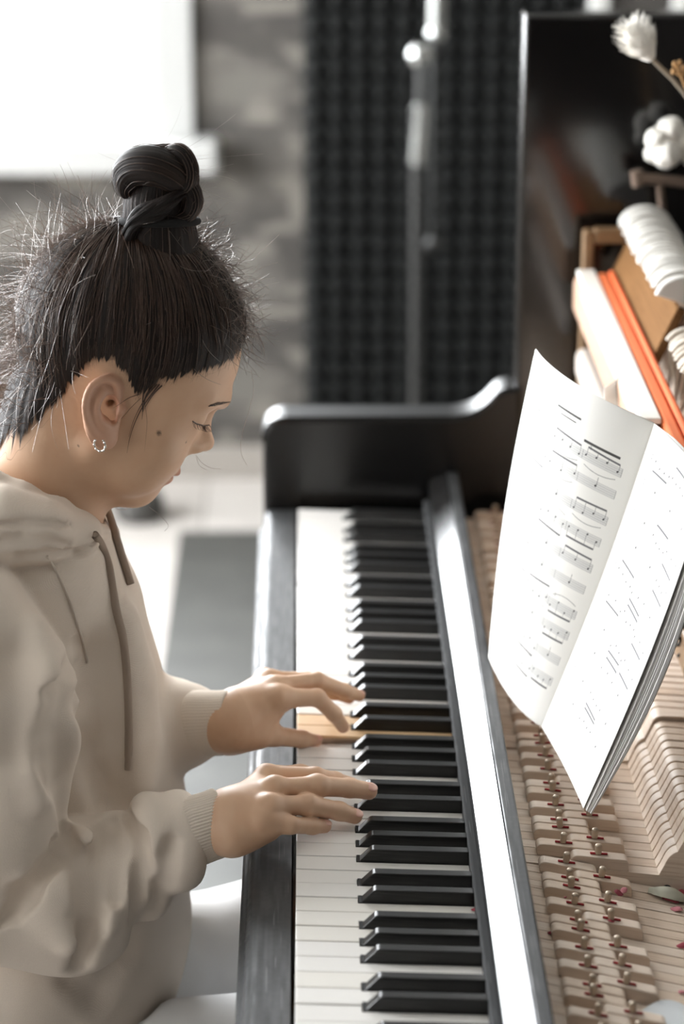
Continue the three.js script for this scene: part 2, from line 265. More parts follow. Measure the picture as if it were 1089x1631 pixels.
const gloss = phy({ color: 0x0c0b0b, roughness: 0.16, clearcoat: 0.5, clearcoatRoughness: 0.08 }), satin = std({ color: 0x070707, roughness: 0.26 });
const worn = std({ map: scuffTex, roughness: 1, roughnessMap: tex(256, 256, (u, v) => 0.40 + 0.2 * vnoise(u * 90, v * 8, 90, 8) + 0.08 * vnoise(u * 64, v * 64, 64, 64), false, [1 / 0.2, 1 / 0.2]) });
const dullTop = std({ color: 0x0d0d0d, roughness: 0.42 });   // duller finish of the strip added for the highlight on the arm's top
const stripMat = phy({ color: 0x1a1a1a, roughness: 0.26, clearcoat: 1, clearcoatRoughness: 0.2 });
const grain = (c0, c1, c2, k) => tex(512, 256, (u, v) => { const g = fbm(u * 3 + k, v * 36, 3, 36, 4), f = fbm(u * 6, v * 110 + k, 6, 110, 2), n = fbm(u * 5, v * 5 + k, 5, 5, 3); let c = mixc(c0, c1, g * 0.7 + n * 0.3); return mixc(c, c2, sstep(0.62, 0.85, f) * 0.5); }, true, [1 / 0.24, 1 / 0.09]);
const woodTex = [grain(rgb(220, 200, 182), rgb(238, 223, 207), rgb(186, 156, 132), 0), grain(rgb(210, 187, 166), rgb(231, 213, 194), rgb(176, 144, 118), 5)];
const wood = woodTex.map(t => std({ map: t, roughness: 0.6 }));
const bareWood = std({ map: grain(rgb(206, 172, 130), rgb(228, 198, 158), rgb(170, 130, 88), 9), roughness: 0.5 });
const brownWood = std({ map: grain(rgb(116, 90, 62), rgb(140, 110, 78), rgb(88, 64, 42), 3), roughness: 0.5 });
const ivory = phy({ color: 0xe9e6e2, roughness: 0.28, clearcoat: 0.3, clearcoatRoughness: 0.15 });
const ivoryOld = phy({ color: 0xe6e2db, roughness: 0.3, clearcoat: 0.3, clearcoatRoughness: 0.15 });
const ebonyTex = tex(256, 128, (u, v) => { const s = fbm(u * 4, v * 30, 4, 30, 3), n = fbm(u * 7, v * 7, 7, 7, 3); return mixc(rgb(14, 14, 14), rgb(40, 40, 39), sstep(0.55, 0.75, s)); }, true, [1 / 0.12, 1 / 0.02]);
const ebony = std({ map: ebonyTex, roughness: 0.33 });
const darkLip = std({ color: 0x0a0a0a, roughness: 0.7 });
const redFelt = std({ color: 0x8c1f22, roughness: 1 }), brass = std({ color: 0xbfae9a, metalness: 0.35, roughness: 0.4 }), whiteFelt = std({ color: 0xc9c6c0, roughness: 1 }), darkFelt = std({ color: 0x30322f, roughness: 1 });

const piano = thing('piano', 'old black upright piano with its front removed, keys and wooden action open', 'piano', [0, 0, 0]);
// case
obj('keybed', [rbox(-0.03, 0.5, 0.6, 0.655, Z0 - 0.03, Z1 + 0.114, 0.004)], lacquer, piano);
{
  const slip = new THREE.Shape(); slip.moveTo(-0.004, 0.60); slip.lineTo(-0.004, 0.709); slip.lineTo(-0.031, 0.709); slip.quadraticCurveTo(-0.0395, 0.7085, -0.0405, 0.700); slip.lineTo(-0.0405, 0.692); slip.quadraticCurveTo(-0.0405, 0.688, -0.0445, 0.686); slip.quadraticCurveTo(-0.0475, 0.684, -0.0475, 0.678); slip.lineTo(-0.0475, 0.60); slip.lineTo(-0.004, 0.60);
  obj('key_slip', sweepZ(null, Z0 - 0.028, Z1 + 0.114, 0, slip), worn, piano);
}
obj('lower_panel', [rbox(0.2, 0.225, 0.06, 0.6, Z0 - 0.03, Z1 + 0.114, 0.004)], lacquer, piano);
obj('plinth', rbox(0.16, 0.56, 0.007, 0.06, Z0 - 0.075, Z1 + 0.11, 0.004), lacquer, piano);
obj('back', box(0.56, 0.6, 0.006, 1.26, Z0 - 0.03, Z1 + 0.114), std({ color: 0x1c1612, roughness: 0.7 }), piano);
for (const s of [0, 1]) {
  const za = s ? Z1 + 0.115 : Z0 - 0.08, zb = za + 0.05;
  // arm with rounded front corner and a scroll that climbs to the upright side
  const c = new THREE.Shape(); c.moveTo(-0.042, 0.60); c.lineTo(-0.042, 0.793); c.quadraticCurveTo(-0.042, 0.823, -0.012, 0.823); c.lineTo(0.175, 0.823); c.bezierCurveTo(0.205, 0.823, 0.218, 0.834, 0.228, 0.846); c.quadraticCurveTo(0.236, 0.857, 0.25, 0.858); c.lineTo(0.262, 0.858); c.lineTo(0.262, 0.60); c.lineTo(-0.042, 0.60);
  const arm = obj('cheek', sweepZ(null, za, zb, 0.006, c), satin, piano);
  {   // thin duller strip added along the arm's upper edge to spread its highlight
    const P = c.getPoints(12).filter(q => q.y > 0.7 && q.x < 0.2605), s = new THREE.Shape(), N = P.map((q, i) => { const a = P[Math.max(i - 1, 0)], b = P[Math.min(i + 1, P.length - 1)], l = Math.hypot(b.x - a.x, b.y - a.y) || 1; return [q.x - (b.y - a.y) / l * 0.0009, q.y + (b.x - a.x) / l * 0.0009]; });
    P.forEach((q, i) => i ? s.lineTo(...N[i]) : s.moveTo(...N[i])); [...P].reverse().forEach(q => s.lineTo(q.x, q.y));
    obj('cheek_top', sweepZ(null, za + 0.0035, zb - 0.0035, 0, s), dullTop, piano);
  }
  obj('leg', new THREE.LatheGeometry([[0, 0], [0.03, 0], [0.034, 0.02], [0.026, 0.06], [0.03, 0.3], [0.036, 0.5], [0.03, 0.54], [0.042, 0.58], [0.042, 0.6]].map(q => new THREE.Vector2(q[0] * 0.55, q[1] * 0.98 + 0.0065)), 20).translate(0.0, 0, (za + zb) / 2), lacquer, piano);
  obj('side_panel', rbox(0.254, 0.6, 0.0065, 1.291, za, za + 0.042, 0.006, 3), gloss, piano);
  obj('key_block', rbox(-0.003, 0.15, 0.656, 0.706, s ? Z1 + 0.002 : Z0 - 0.029, s ? Z1 + 0.114 : Z0 - 0.002, 0.003), lacquer, piano);
}
// fallboard rail: a sloping glossy face towards the player and a worn flat top
{
  const r = new THREE.Shape(); r.moveTo(0.1535, 0.727); r.lineTo(0.1535, 0.7455); r.lineTo(0.1745, 0.7565); r.lineTo(0.1745, 0.727);
  obj('fallboard_strip', sweepZ(null, Z0 - 0.0275, Z1 + 0.114, 0.0006, r), stripMat, piano);
  obj('fallboard_rail', rbox(0.1752, 0.1885, 0.722, 0.7565, Z0 - 0.0275, Z1 + 0.114, 0.0025, 3), worn, piano);
  obj('name_felt', rbox(0.1465, 0.1545, 0.712, 0.731, Z0, Z1, 0.002), std({ map: scuffTex, roughness: 1 }), piano);
  obj('balance_rail', rbox(0.2, 0.24, 0.655, 0.678, Z0, Z1, 0.003), wood[1], piano);
  obj('back_rail', rbox(0.37, 0.42, 0.655, 0.676, Z0, Z1, 0.003), wood[1], piano);
}
// keys
const TILT = -2.3 * Math.PI / 180, YK = 0.72;
const splay = (b) => clamp((b - 14) / 30, 0, 1) * 0.17;
const BL = { 1: -0.0017, 3: 0.0017 };
const whiteName = (i) => (i + 5) % 7;  // 0 = C ... 5 = A, 6 = B
const hasBlackAfter = (i) => ![2, 6].includes(whiteName(i)) && i < 51;
const blackZ = (i) => { const n = whiteName(i), off = { 0: -0.0025, 1: 0.0025, 3: -0.003, 4: 0, 5: 0.003 }[n]; return zk(i + 1) + off; };
const shearStick = (g, s, dip = 0) => { const p = g.attributes.position; for (let i = 0; i < p.count; i++) { const x = p.getX(i); p.setZ(i, p.getZ(i) + Math.max(0, x - 0.16) * s); if (dip) p.setY(i, p.getY(i) - Math.max(0, x - 0.19) * dip); } return g; };
// all stick centres at the back run at an even pitch
const backPitch = (Z1 - Z0) / 88, far = (n) => Z0 + (n + 0.5) * backPitch;
const riseFrom = 34.6;   // keys beyond this one (towards the far end) still carry their rear risers
function stick(x0, x1, y0, y1, zf, zb, w, s, dip) {   // from (x0, zf) to (x1, zb) in plan with a bend at the rail
  const pts = [[x0, zf], [0.155, zf], [0.192, zb], [x1, zb]], pos = [], idx = [], xs = pts.map(p => p[0]);
  const g = [], wf = x0 > 0.03 ? 0.009 : w;
  for (let i = 0; i < 3; i++) { const a = pts[i], b = pts[i + 1]; const q = new THREE.BoxGeometry(b[0] - a[0], y1 - y0, i < 2 ? wf : w); q.translate((a[0] + b[0]) / 2, (y0 + y1) / 2, 0); const p = q.attributes.position; for (let k = 0; k < p.count; k++) { const t = (p.getX(k) - a[0]) / (b[0] - a[0]); p.setZ(k, p.getZ(k) + lerp(a[1], b[1], t)); } g.push(metreUV(q)); }
  return shearStick(merge(g), s, dip);
}
function padBlock(x0, x1, h, w) {   // wooden block on a key with both upper ends rounded
  const s = new THREE.Shape(), r = 0.008; s.moveTo(x0 + 0.002, 0); s.lineTo(x0 + 0.001, h * 0.45); s.quadraticCurveTo(x0 + 0.001, h, x0 + r, h); s.lineTo(x1 - r * 0.6, h); s.quadraticCurveTo(x1, h, x1, h * 0.6); s.lineTo(x1 + 0.001, 0); s.lineTo(x0 + 0.002, 0);
  return sweepZ(null, -w / 2, w / 2, 0.0007, s);
}
function riser(w) {   // moulded riser at the rear of a key
  const s = new THREE.Shape(); s.moveTo(0.310, 0); s.lineTo(0.314, 0.010); s.quadraticCurveTo(0.317, 0.021, 0.324, 0.024); s.lineTo(0.331, 0.042); s.quadraticCurveTo(0.334, 0.047, 0.340, 0.047); s.lineTo(0.43, 0.047); s.lineTo(0.43, 0); s.lineTo(0.310, 0);
  return sweepZ(null, -w / 2, w / 2, 0.0006, s);
}
const screwGeo = merge([cyl(0.0028, 0.0028, 0.0072, 12).translate(0, 0.0035, 0), new THREE.SphereGeometry(0.0031, 12, 6, 0, 6.3, 0, 1.57).scale(1, 0.7, 1).translate(0, 0.007, 0)]);
const feltGeo = metreUV(new RoundedBoxGeometry(0.015, 0.0012, 0.0028, 1, 0.0005));
const SY = -0.004;   // top of the sticks, from the key surface
const blockW = padBlock(0.206, 0.2565, 0.0108, 0.0124), blockB = padBlock(0.2345, 0.284, 0.0108, 0.0124), riserGeo = riser(0.0122);
let slot = 0;
function keyRear(root, zf, n, isBlack, b) {
  const zb = far(n), s = splay(b), dip = b < riseFrom ? 0.02 : 0.115, m = wood[PERM[n * 3] % 2];
  obj('key_stick', stick(isBlack ? 0.052 : 0.001, 0.43, SY - 0.022, SY, zf, zb, 0.0131, s, dip), m, root);
  const put = (g, x) => shearStick(g.clone().translate(0, SY, zb), s, dip);
  obj('key_block', put(isBlack ? blockB : blockW), wood[PERM[n * 5 + 1] % 2], root);
  const xs = isBlack ? 0.2585 : 0.230, zs = zb + (xs - 0.16) * s, yd = -(xs - 0.19) * dip;
  const c = obj('capstan_screw', screwGeo, brass, root); c.position.set(xs, SY + 0.0118 + yd, zs); c.rotation.z = rr(-0.12, 0.12);
  const f = obj('felt', feltGeo, redFelt, root); f.position.set(xs + 0.0005, SY + 0.0115 + yd, zs); f.rotation.y = rr(-0.1, 0.1) - s * 0.8; f.rotation.z = -dip;
  if (b < riseFrom && b > riseFrom - 0.6) obj('hole_disc', cyl(0.0042, 0.0042, 0.001, 20).rotateX(Math.PI / 2).translate(0.318, SY - 0.0125 - 0.0026, zb + (0.318 - 0.16) * s + 0.0066), darkLip, root);  // flat dark disc in place of the shade inside a drilled hole
  if (b < riseFrom) obj('riser', put(riserGeo), wood[PERM[n * 7] % 2], root);
}
const whiteShape = new Map();
function whiteTop(i) {
  const l = i > 0 && hasBlackAfter(i - 1) ? blackZ(i - 1) + 0.0061 - zk(i) : 0.0006, r = hasBlackAfter(i) ? blackZ(i) - 0.0061 - zk(i) : KW - 0.0006, key = l.toFixed(5) + r.toFixed(5);
  if (!whiteShape.has(key)) {
    const s = new THREE.Shape([[0, 0.0006], [0, KW - 0.0006], [0.051, KW - 0.0006], [0.051, r], [0.149, r], [0.149, l], [0.051, l], [0.051, 0.0006]].map(q => new THREE.Vector2(...q)));
    const g = new THREE.ExtrudeGeometry(s, { depth: 0.0018, bevelEnabled: true, bevelThickness: 0.0006, bevelSize: 0.0006, bevelOffset: -0.0006, bevelSegments: 2 });
    g.rotateX(Math.PI / 2); whiteShape.set(key, metreUV(g));   // (x, y) -> (x, z), thickness downwards
  }
  return whiteShape.get(key);
}
const blackGeo = (() => {
  const s = new THREE.Shape(); s.moveTo(0.0535, -0.003); s.lineTo(0.0535, 0.0005); s.lineTo(0.0625, 0.0105); s.quadraticCurveTo(0.064, 0.0122, 0.0665, 0.0122); s.lineTo(0.147, 0.0122); s.lineTo(0.147, -0.003); s.lineTo(0.0535, -0.003);
  const g = sweepZ(null, -0.0052, 0.0052, 0.0009, s), p = g.attributes.position; for (let i = 0; i < p.count; i++) if (p.getY(i) > 0.005) p.setZ(i, p.getZ(i) * 0.9); g.computeVertexNormals(); return g;
})(), lipGeo = box(0.0515, 0.0545, -0.004, 0.0012, -0.0058, 0.0058);
for (let i = 0; i < 52; i++) {
  const k = partGroup('white_key', piano); k.position.set(0, YK, 0); k.rotation.z = TILT;
  const pressed = i === 26 ? -0.0095 : 0; if (pressed) k.rotation.z += 0.038, k.position.y -= 0.0095;
  const t = obj('key_cover', whiteTop(i), i === 24 || i === 25 ? bareWood : PERM[i * 9] % 6 === 0 ? ivoryOld : ivory, k, i === 25 || i === 24 ? 'bare wooden key top without its ivory' : undefined); t.position.z = zk(i); t.position.y = rr(-0.0004, 0.0004);
  obj('key_front', box(0.0012, 0.004, -0.022, -0.0026, zk(i) + 0.001, zk(i + 1) - 0.001), wood[0], k);
  keyRear(k, (zk(i) + zk(i + 1)) / 2, slot++, false, i);
  if (hasBlackAfter(i)) {
    const q = partGroup('black_key', piano); q.position.set(0, YK + rr(-0.0005, 0.0005), 0); q.rotation.z = TILT;
    const m = obj('key_cover', blackGeo, ebony, q); m.position.z = blackZ(i);
    const l = obj('key_lip', lipGeo, darkLip, q); l.position.z = blackZ(i);
    keyRear(q, blackZ(i), slot++, true, i + 0.5);
  }
}
// action above the keys: rails, felts and hammers, standing a little askew
{
  const A0 = V(0.3115, 1.01, -0.615), A1 = V(0.3145, 1.008, 0.02), dir = A1.clone().sub(A0), len = dir.length(); dir.normalize();
  const act = thing('piano_action', 'wooden piano action with white hammers and orange felt above the open keys', 'piano action', [A0.x, A0.y, A0.z]);
  // in the group's own axes z runs towards the viewer and x away from the player
  act.rotation.y = Math.atan2(dir.x, dir.z);
  const A0y = 0.657 - A0.y, white = std({ color: 0xe9e4dc, roughness: 0.7 }), paleW = wood[0], orange = std({ color: 0xe0743f, roughness: 0.9 });
  const rail = (n, x0, x1, y0, y1, z0, z1, m, r = 0.003) => obj(n, rbox(x0, x1, y0, y1, z0, z1, r, 3), m, act);
  rail('hammer_rest_rail', 0.0, 0.022, -0.045, 0.0, 0, len - 0.1, std({ map: woodTex[1], color: 0xb5a091, roughness: 0.65 }), 0.009);
  rail('rail_cloth', 0.004, 0.0245, -0.002, 0.004, -0.002, len - 0.1, white, 0.002);
  rail('orange_felt', 0.025, 0.038, -0.03, 0.003, 0.01, len, orange, 0.004);
  rail('orange_felt', 0.0385, 0.045, -0.03, 0.006, 0.01, len, std({ color: 0xd2622f, roughness: 0.9 }), 0.003);
  // plank bracket of the bass section, standing behind the felts
  obj('bracket', [rbox(0.012, 0.024, -0.34, 0.045, -0.03, -0.012, 0.003), rbox(0.024, 0.082, 0.03, 0.047, -0.03, -0.012, 0.003)], brownWood, act);
  obj('hammer_plank', rbox(-0.005, 0.005, 0, 0.062, -0.011, 0.325, 0.002).rotateZ(-0.42).translate(0.047, -0.008, 0), phy({ map: brownWood.map, color: 0xd8ccc0, roughness: 1, specularIntensity: 0.1 }), act);
  obj('lower_rail', rbox(0.003, 0.029, -0.115, -0.08, 0.02, len - 0.12, 0.01, 3), std({ color: 0xb5aaa0, roughness: 0.8 }), act);
  obj('teal_felt', rbox(0.0295, 0.04, -0.113, -0.082, 0.02, len - 0.12, 0.003), std({ color: 0x6e9c95, roughness: 1 }), act);
  obj('support_bar', rbox(0.05, 0.09, -0.24, -0.2, -0.01, len, 0.004), brownWood, act);
  // hammers: flat-sided felt heads on wooden mouldings and shanks
  const hs = new THREE.Shape(); hs.moveTo(-0.030, 0); hs.bezierCurveTo(-0.028, 0.016, -0.012, 0.024, 0.004, 0.023); hs.bezierCurveTo(0.022, 0.021, 0.032, 0.010, 0.034, -0.006); hs.lineTo(0.02, -0.01); hs.lineTo(-0.03, 0);
  const head = sweepZ(null, -0.0036, 0.0036, 0.0022, hs), shank = rod(V(0.012, -0.006, 0), V(0.014, -0.12, 0), 0.0026, 0.0026, 8), butt = rbox(0.004, 0.026, -0.15, -0.118, -0.0045, 0.0045, 0.002);
  const mould = (() => { const s = new THREE.Shape(); s.moveTo(-0.008, -0.003); s.lineTo(0.020, -0.009); s.lineTo(0.016, -0.018); s.lineTo(0.004, -0.018); s.lineTo(-0.008, -0.003); return sweepZ(null, -0.0042, 0.0042, 0.0005, s); })();
  const hammer = (x, y, z, tilt, m) => { const h = partGroup('hammer', act); h.position.set(x + rr(-0.0015, 0.0015), y + rr(-0.0018, 0.0018), z); h.rotation.set(rr(-0.02, 0.02), rr(-0.05, 0.05), tilt + rr(-0.03, 0.03)); obj('hammer_felt', head, m, h); obj('hammer_moulding', mould, paleW, h); obj('shank', shank, paleW, h); obj('butt', butt, brownWood, h); };
  const beige = std({ color: 0xb9b0a4, roughness: 1 });
  for (let k = 0; k < 25; k++) hammer(0.077, 0.056, 0.006 + k * 0.0128, -0.12, whiteFelt);
  for (let k = 0; k < 16; k++) hammer(0.082, 0.012, 0.345 + k * 0.0128, -0.35, beige);
  for (const z of [-0.02, 0.25, len]) obj('action_post', rod(V(0.14, A0y, z), V(0.075, 0.0, z), 0.006, 0.006, 12), brass, act);
}

// ---------------------------------------------------------------- the music book and what lies on the keys
function canvasTex(w, h, draw) { const c = document.createElement('canvas'); c.width = w; c.height = h; const g = c.getContext('2d'); draw(g, w, h); const t = new THREE.CanvasTexture(c); t.colorSpace = THREE.SRGBColorSpace; t.magFilter = THREE.LinearFilter; t.generateMipmaps = true; t.minFilter = THREE.LinearMipmapLinearFilter; return t; }
function musicPage(title, s0) {
  return canvasTex(1024, 1448, (g, w, h) => {
    seed = s0; g.fillStyle = '#f6f5f1'; g.fillRect(0, 0, w, h);
    g.fillStyle = '#4a4a48'; g.strokeStyle = '#b4b4b6';
    if (title) { g.fillRect(w * 0.4, h * 0.085, w * 0.2, 9); g.fillRect(w * 0.44, h * 0.103, w * 0.13, 5); g.fillRect(w * 0.65, h * 0.135, w * 0.24, 11); g.fillRect(w * 0.1, h * 0.14, w * 0.14, 7); }
    const n = 5, y0 = h * (title ? 0.165 : 0.07), dy = (h * 0.93 - y0) / n;
    for (let k = 0; k < n; k++) {
      const top = y0 + k * dy;
      for (let st = 0; st < 2; st++) {
        const ys = top + st * dy * 0.45, sp = 9.5, X0 = w * 0.09, X1 = w * 0.92;
        g.lineWidth = 1.4; for (let l = 0; l < 5; l++) { g.beginPath(); g.moveTo(X0, ys + l * sp); g.lineTo(X1, ys + l * sp); g.stroke(); }
        g.fillStyle = 'rgba(120,120,125,0.16)'; g.fillRect(X0, ys, X1 - X0, 4 * sp);
        g.fillStyle = '#3c3c3d'; g.strokeStyle = '#6a6a6c'; g.lineWidth = 2;
        g.beginPath(); g.arc(X0 + 18, ys + 2 * sp, 10, 0.5, 5.6); g.stroke(); g.beginPath(); g.moveTo(X0 + 20, ys - 12); g.lineTo(X0 + 14, ys + 5 * sp); g.stroke();
        for (let m = 0; m < 3; m++) {
          const xa = X0 + 50 + m * (X1 - X0 - 50) / 3, xb = X0 + 50 + (m + 1) * (X1 - X0 - 50) / 3;
          g.lineWidth = 2; g.beginPath(); g.moveTo(xb, ys); g.lineTo(xb, ys + 4 * sp); g.stroke();
          if (rnd() < (st ? 0.35 : 0.75)) {
            const c = 3 + Math.floor(rnd() * 2), upw = rnd() < 0.5, x1 = xa + 24, x2 = xb - 26, ya = ys + (upw ? -24 : 64) + rr(-6, 6), yb = ya + rr(-10, 10);
            g.lineWidth = 2.4; let hs = [];
            for (let q = 0; q < c; q++) { const x = lerp(x1, x2, q / (c - 1)), y = ys + rr(0.2, 4) * sp; hs.push(y); g.beginPath(); g.ellipse(x, y, 6, 4.5, -0.3, 0, 6.3); g.fill(); g.beginPath(); g.moveTo(x + (upw ? 6 : -6), y); g.lineTo(x + (upw ? 6 : -6), lerp(ya, yb, q / (c - 1))); g.stroke(); }
            g.lineWidth = 8; g.beginPath(); g.moveTo(x1 + (upw ? 6 : -6), ya); g.lineTo(x2 + (upw ? 6 : -6), yb); g.stroke();
            if (rnd() < 0.5) { g.lineWidth = 2; g.beginPath(); g.moveTo(x1, ys + (upw ? 56 : -18)); g.quadraticCurveTo((x1 + x2) / 2, ys + (upw ? 84 : -46), x2, ys + (upw ? 56 : -18)); g.stroke(); }
          } else { g.beginPath(); g.ellipse((xa + xb) / 2, ys + 2 * sp, 7, 5, 0, 0, 6.3); g.fill(); g.fillRect((xa + xb) / 2 + 5, ys - 20, 2.5, 40); }
          if (rnd() < 0.25) { g.font = '22px serif'; g.fillText(String(1 + Math.floor(rnd() * 5)), xa + 40, ys - 14); }
        }
        g.fillStyle = '#4a4a48'; g.strokeStyle = '#b4b4b6';
      }
    }
  });
}
// a sheet spanned by f(u, v) -> point; n in each direction; thickness pushed along the local normal
function sheet(f, nu, nv, th) {
  const P = [], uv = [], nrm = [], idx = [], e = 1e-3;
  for (let j = 0; j <= nv; j++) for (let i = 0; i <= nu; i++) { const u = i / nu, v = j / nv, p = f(u, v), a = f(Math.min(u + e, 1), v).sub(f(Math.max(u - e, 0), v)), b = f(u, Math.min(v + e, 1)).sub(f(u, Math.max(v - e, 0))); P.push(p); nrm.push(b.cross(a).normalize()); uv.push([u, 1 - v]); }
  const pos = [], no = [], U = []; for (const s of [0.5, -0.5]) P.forEach((p, k) => { const q = p.clone().addScaledVector(nrm[k], s * th); pos.push(q.x, q.y, q.z); no.push(nrm[k].x * Math.sign(s), nrm[k].y * Math.sign(s), nrm[k].z * Math.sign(s)); U.push(...uv[k]); });
  const N = P.length, at = (i, j) => i + j * (nu + 1);
  for (let j = 0; j < nv; j++) for (let i = 0; i < nu; i++) { const a = at(i, j), b = at(i + 1, j), c = at(i, j + 1), d = at(i + 1, j + 1); idx.push(a, c, b, b, c, d, N + a, N + b, N + c, N + b, N + d, N + c); }
  const rim = []; for (let i = 0; i <= nu; i++) rim.push(at(i, 0)); for (let j = 1; j <= nv; j++) rim.push(at(nu, j)); for (let i = nu - 1; i >= 0; i--) rim.push(at(i, nv)); for (let j = nv - 1; j > 0; j--) rim.push(at(0, j));
  const base = pos.length / 3, ctr = P.reduce((s, p) => s.add(p), V(0, 0, 0)).multiplyScalar(1 / N);
  rim.forEach((r, k) => { const d = P[r].clone().sub(ctr).normalize(); for (const s of [0, N]) { pos.push(pos[(r + s) * 3], pos[(r + s) * 3 + 1], pos[(r + s) * 3 + 2]); no.push(d.x, d.y, d.z); U.push(k % 2, s ? 1 : 0); } });
  for (let k = 0; k < rim.length; k++) { const a = base + k * 2, b = base + ((k + 1) % rim.length) * 2; idx.push(a, b, a + 1, b, b + 1, a + 1); }
  const g = new THREE.BufferGeometry(); g.setAttribute('position', new THREE.Float32BufferAttribute(pos, 3)); g.setAttribute('normal', new THREE.Float32BufferAttribute(no, 3)); g.setAttribute('uv', new THREE.Float32BufferAttribute(U, 2)); g.setIndex(idx); return g;
}
const sheetSides = (f, nu, nv, th, side) => sheet(f, nu, nv, th);
{
  const S = UY(862, 1157, 0.7505), BR = UY(929, 1288, 0.7515), e = BR.clone().sub(S).normalize(), d = ray(1041, 674);
  const t = (S.dot(e) - camera.position.dot(e)) / d.dot(e), T = camera.position.clone().addScaledVector(d, t), TR = T.clone().addScaledVector(BR.clone().sub(S), 1.0);
  const TL = UZ(853, 556, -0.105), BLp = V(0.186, 0.7605, -0.112), TC = T.clone().add(V(-0.088, 0.035, -0.018)), SC = S.clone().add(V(-0.028, 0.003, -0.03));
  const back = V(1, -0.25, 0.1).normalize();
  const book = thing('music_book', 'open book of printed piano music leaning upright on the bare keys', 'book', [S.x, S.y, S.z]);
  const o = (p) => p.sub(S);
  const pm = (map) => std({ map, roughness: 0.75 }), plain = std({ color: 0xf1efe9, roughness: 0.8 });
  const spine = (v) => T.clone().lerp(S, v).addScaledVector(back, 0.004 * Math.sin(v * Math.PI));
  const left = (off) => (u, v) => {   // the leaf swings out from the spine, then curls away
    const k = 1 - u, s = spine(v), c = TC.clone().lerp(SC, v).addScaledVector(back, 0.002), e2 = TL.clone().lerp(BLp, v).add(V(-0.006 * Math.sin(v * Math.PI), 0, 0));
    const p = s.multiplyScalar((1 - k) * (1 - k)).addScaledVector(c, 2 * k * (1 - k)).addScaledVector(e2, k * k); return o(p.addScaledVector(V(0.5, 0, -0.87), off)); };
  obj('left_page', sheet(left(0), 28, 36, 0.0004), pm(musicPage(true, 4242)), book);
  obj('under_page', sheet((u, v) => { const p = left(0.002)(u * 0.985 + 0.015, v); p.y -= 0.003 * (1 - u); return p; }, 24, 30, 0.0005), plain, book);
  const right = (off, grow, bow) => (u, v) => { const edge = TR.clone().lerp(BR, v).addScaledVector(e, bow * Math.sin(Math.pow(v, 0.8) * Math.PI) + grow); const p = spine(v).lerp(edge, u); p.addScaledVector(back, off * (0.22 + 0.78 * Math.pow(Math.max(0, Math.sin(Math.PI * (0.04 + 0.9 * v))), 0.8)) * Math.min(1, u * 5) + 0.006 * Math.sin(u * Math.PI) * (0.4 + 0.6 * (1 - v))); p.y = Math.max(p.y, 0.7475); return o(p); };
  obj('right_page', sheet(right(0, 0, 0.016), 24, 36, 0.0004), pm(musicPage(false, 999)), book);
  for (let k = 0; k < 9; k++) obj('page', sheet(right(0.0040 + k * 0.0011, 0.003 + rr(-0.0008, 0.001) + k * 0.0006, 0.014 + k * 0.0008), 10, 24, 0.00035), std({ color: new THREE.Color().setHSL(0.1, 0.1, 0.74 + 0.12 * rnd()), roughness: 0.85 }), book);
  obj('cover', sheet(right(0.0142, 0.004, 0.022), 10, 24, 0.0008), std({ color: 0xc9c4ba, roughness: 0.6 }), book);
  // loose white sheet standing behind the book
  const q0 = UZ(962, 618, -0.21), q1 = UZ(1003, 588, -0.24), q2 = UZ(1062, 705, -0.1), q3 = V(T.x + 0.012, T.y - 0.12, -0.02), q4 = V(q3.x - 0.03, q3.y + 0.0, -0.16);
  const sh = obj('loose_sheet', sheet((u, v) => q0.clone().lerp(q1, Math.min(1, u * 2)).lerp(q2, Math.max(0, u * 2 - 1)).lerp(q4.clone().lerp(q3, u), v), 16, 12, 0.0004), std({ color: 0xf4f3ef, roughness: 0.8 }));
  tag(sh, 'loose white sheet of paper with a bent corner sticking up behind the open music book', 'paper');
}
// dried flowers above the action
const stemMat = std({ color: 0x8d8272, roughness: 0.8 }), fluff = std({ color: 0xebe7df, roughness: 1 });
function fuzz(n, surf, len, rad) { const list = []; for (let k = 0; k < n; k++) { const [p, d] = surf(); const b = p.clone().addScaledVector(d, len * rr(0.5, 1)); const g = cyl(rad * 0.3, rad, p.distanceTo(b), 3); list.push(between(g, p, b)); } return merge(list); }
{
  const Z = -0.42, t = thing('bunny_tail_grass', 'dried grass stem with a fluffy white bunny tail head before the black side', 'dried grass');
  const a = UZ(1001, 40, Z), b = UZ(1036, 92, Z), c = UZ(1092, 152, Z), d = UZ(1180, 330, Z + 0.01), e = V(0.5, 0.656, Z + 0.05);
  obj('stem', tube([b, c, d, e], 0.0022, 40, 8), stemMat, t);
  const ax = a.clone().sub(b), L = ax.length(); ax.normalize();
  const prof = (s) => 0.0155 * Math.pow(Math.sin(Math.PI * clamp(0.08 + s * 0.9, 0, 1)), 0.7) * lerp(0.75, 1.05, s);
  obj('head', tube([b.clone().addScaledVector(ax, -0.002), b.clone().addScaledVector(ax, L * 0.5), a], (s) => Math.max(0.002, prof(s)), 24, 16), fluff, t);
  obj('hairs', fuzz(420, () => { const s = rnd(), q = rnd() * 6.283, n = V(Math.cos(q), Math.sin(q), 0).applyQuaternion(new THREE.Quaternion().setFromUnitVectors(V(0, 0, 1), ax)); return [b.clone().addScaledVector(ax, s * L).addScaledVector(n, prof(s) * 0.9), n.addScaledVector(ax, 1).normalize()]; }, 0.016, 0.0005), fluff, t).userData.kind = 'stuff';
}
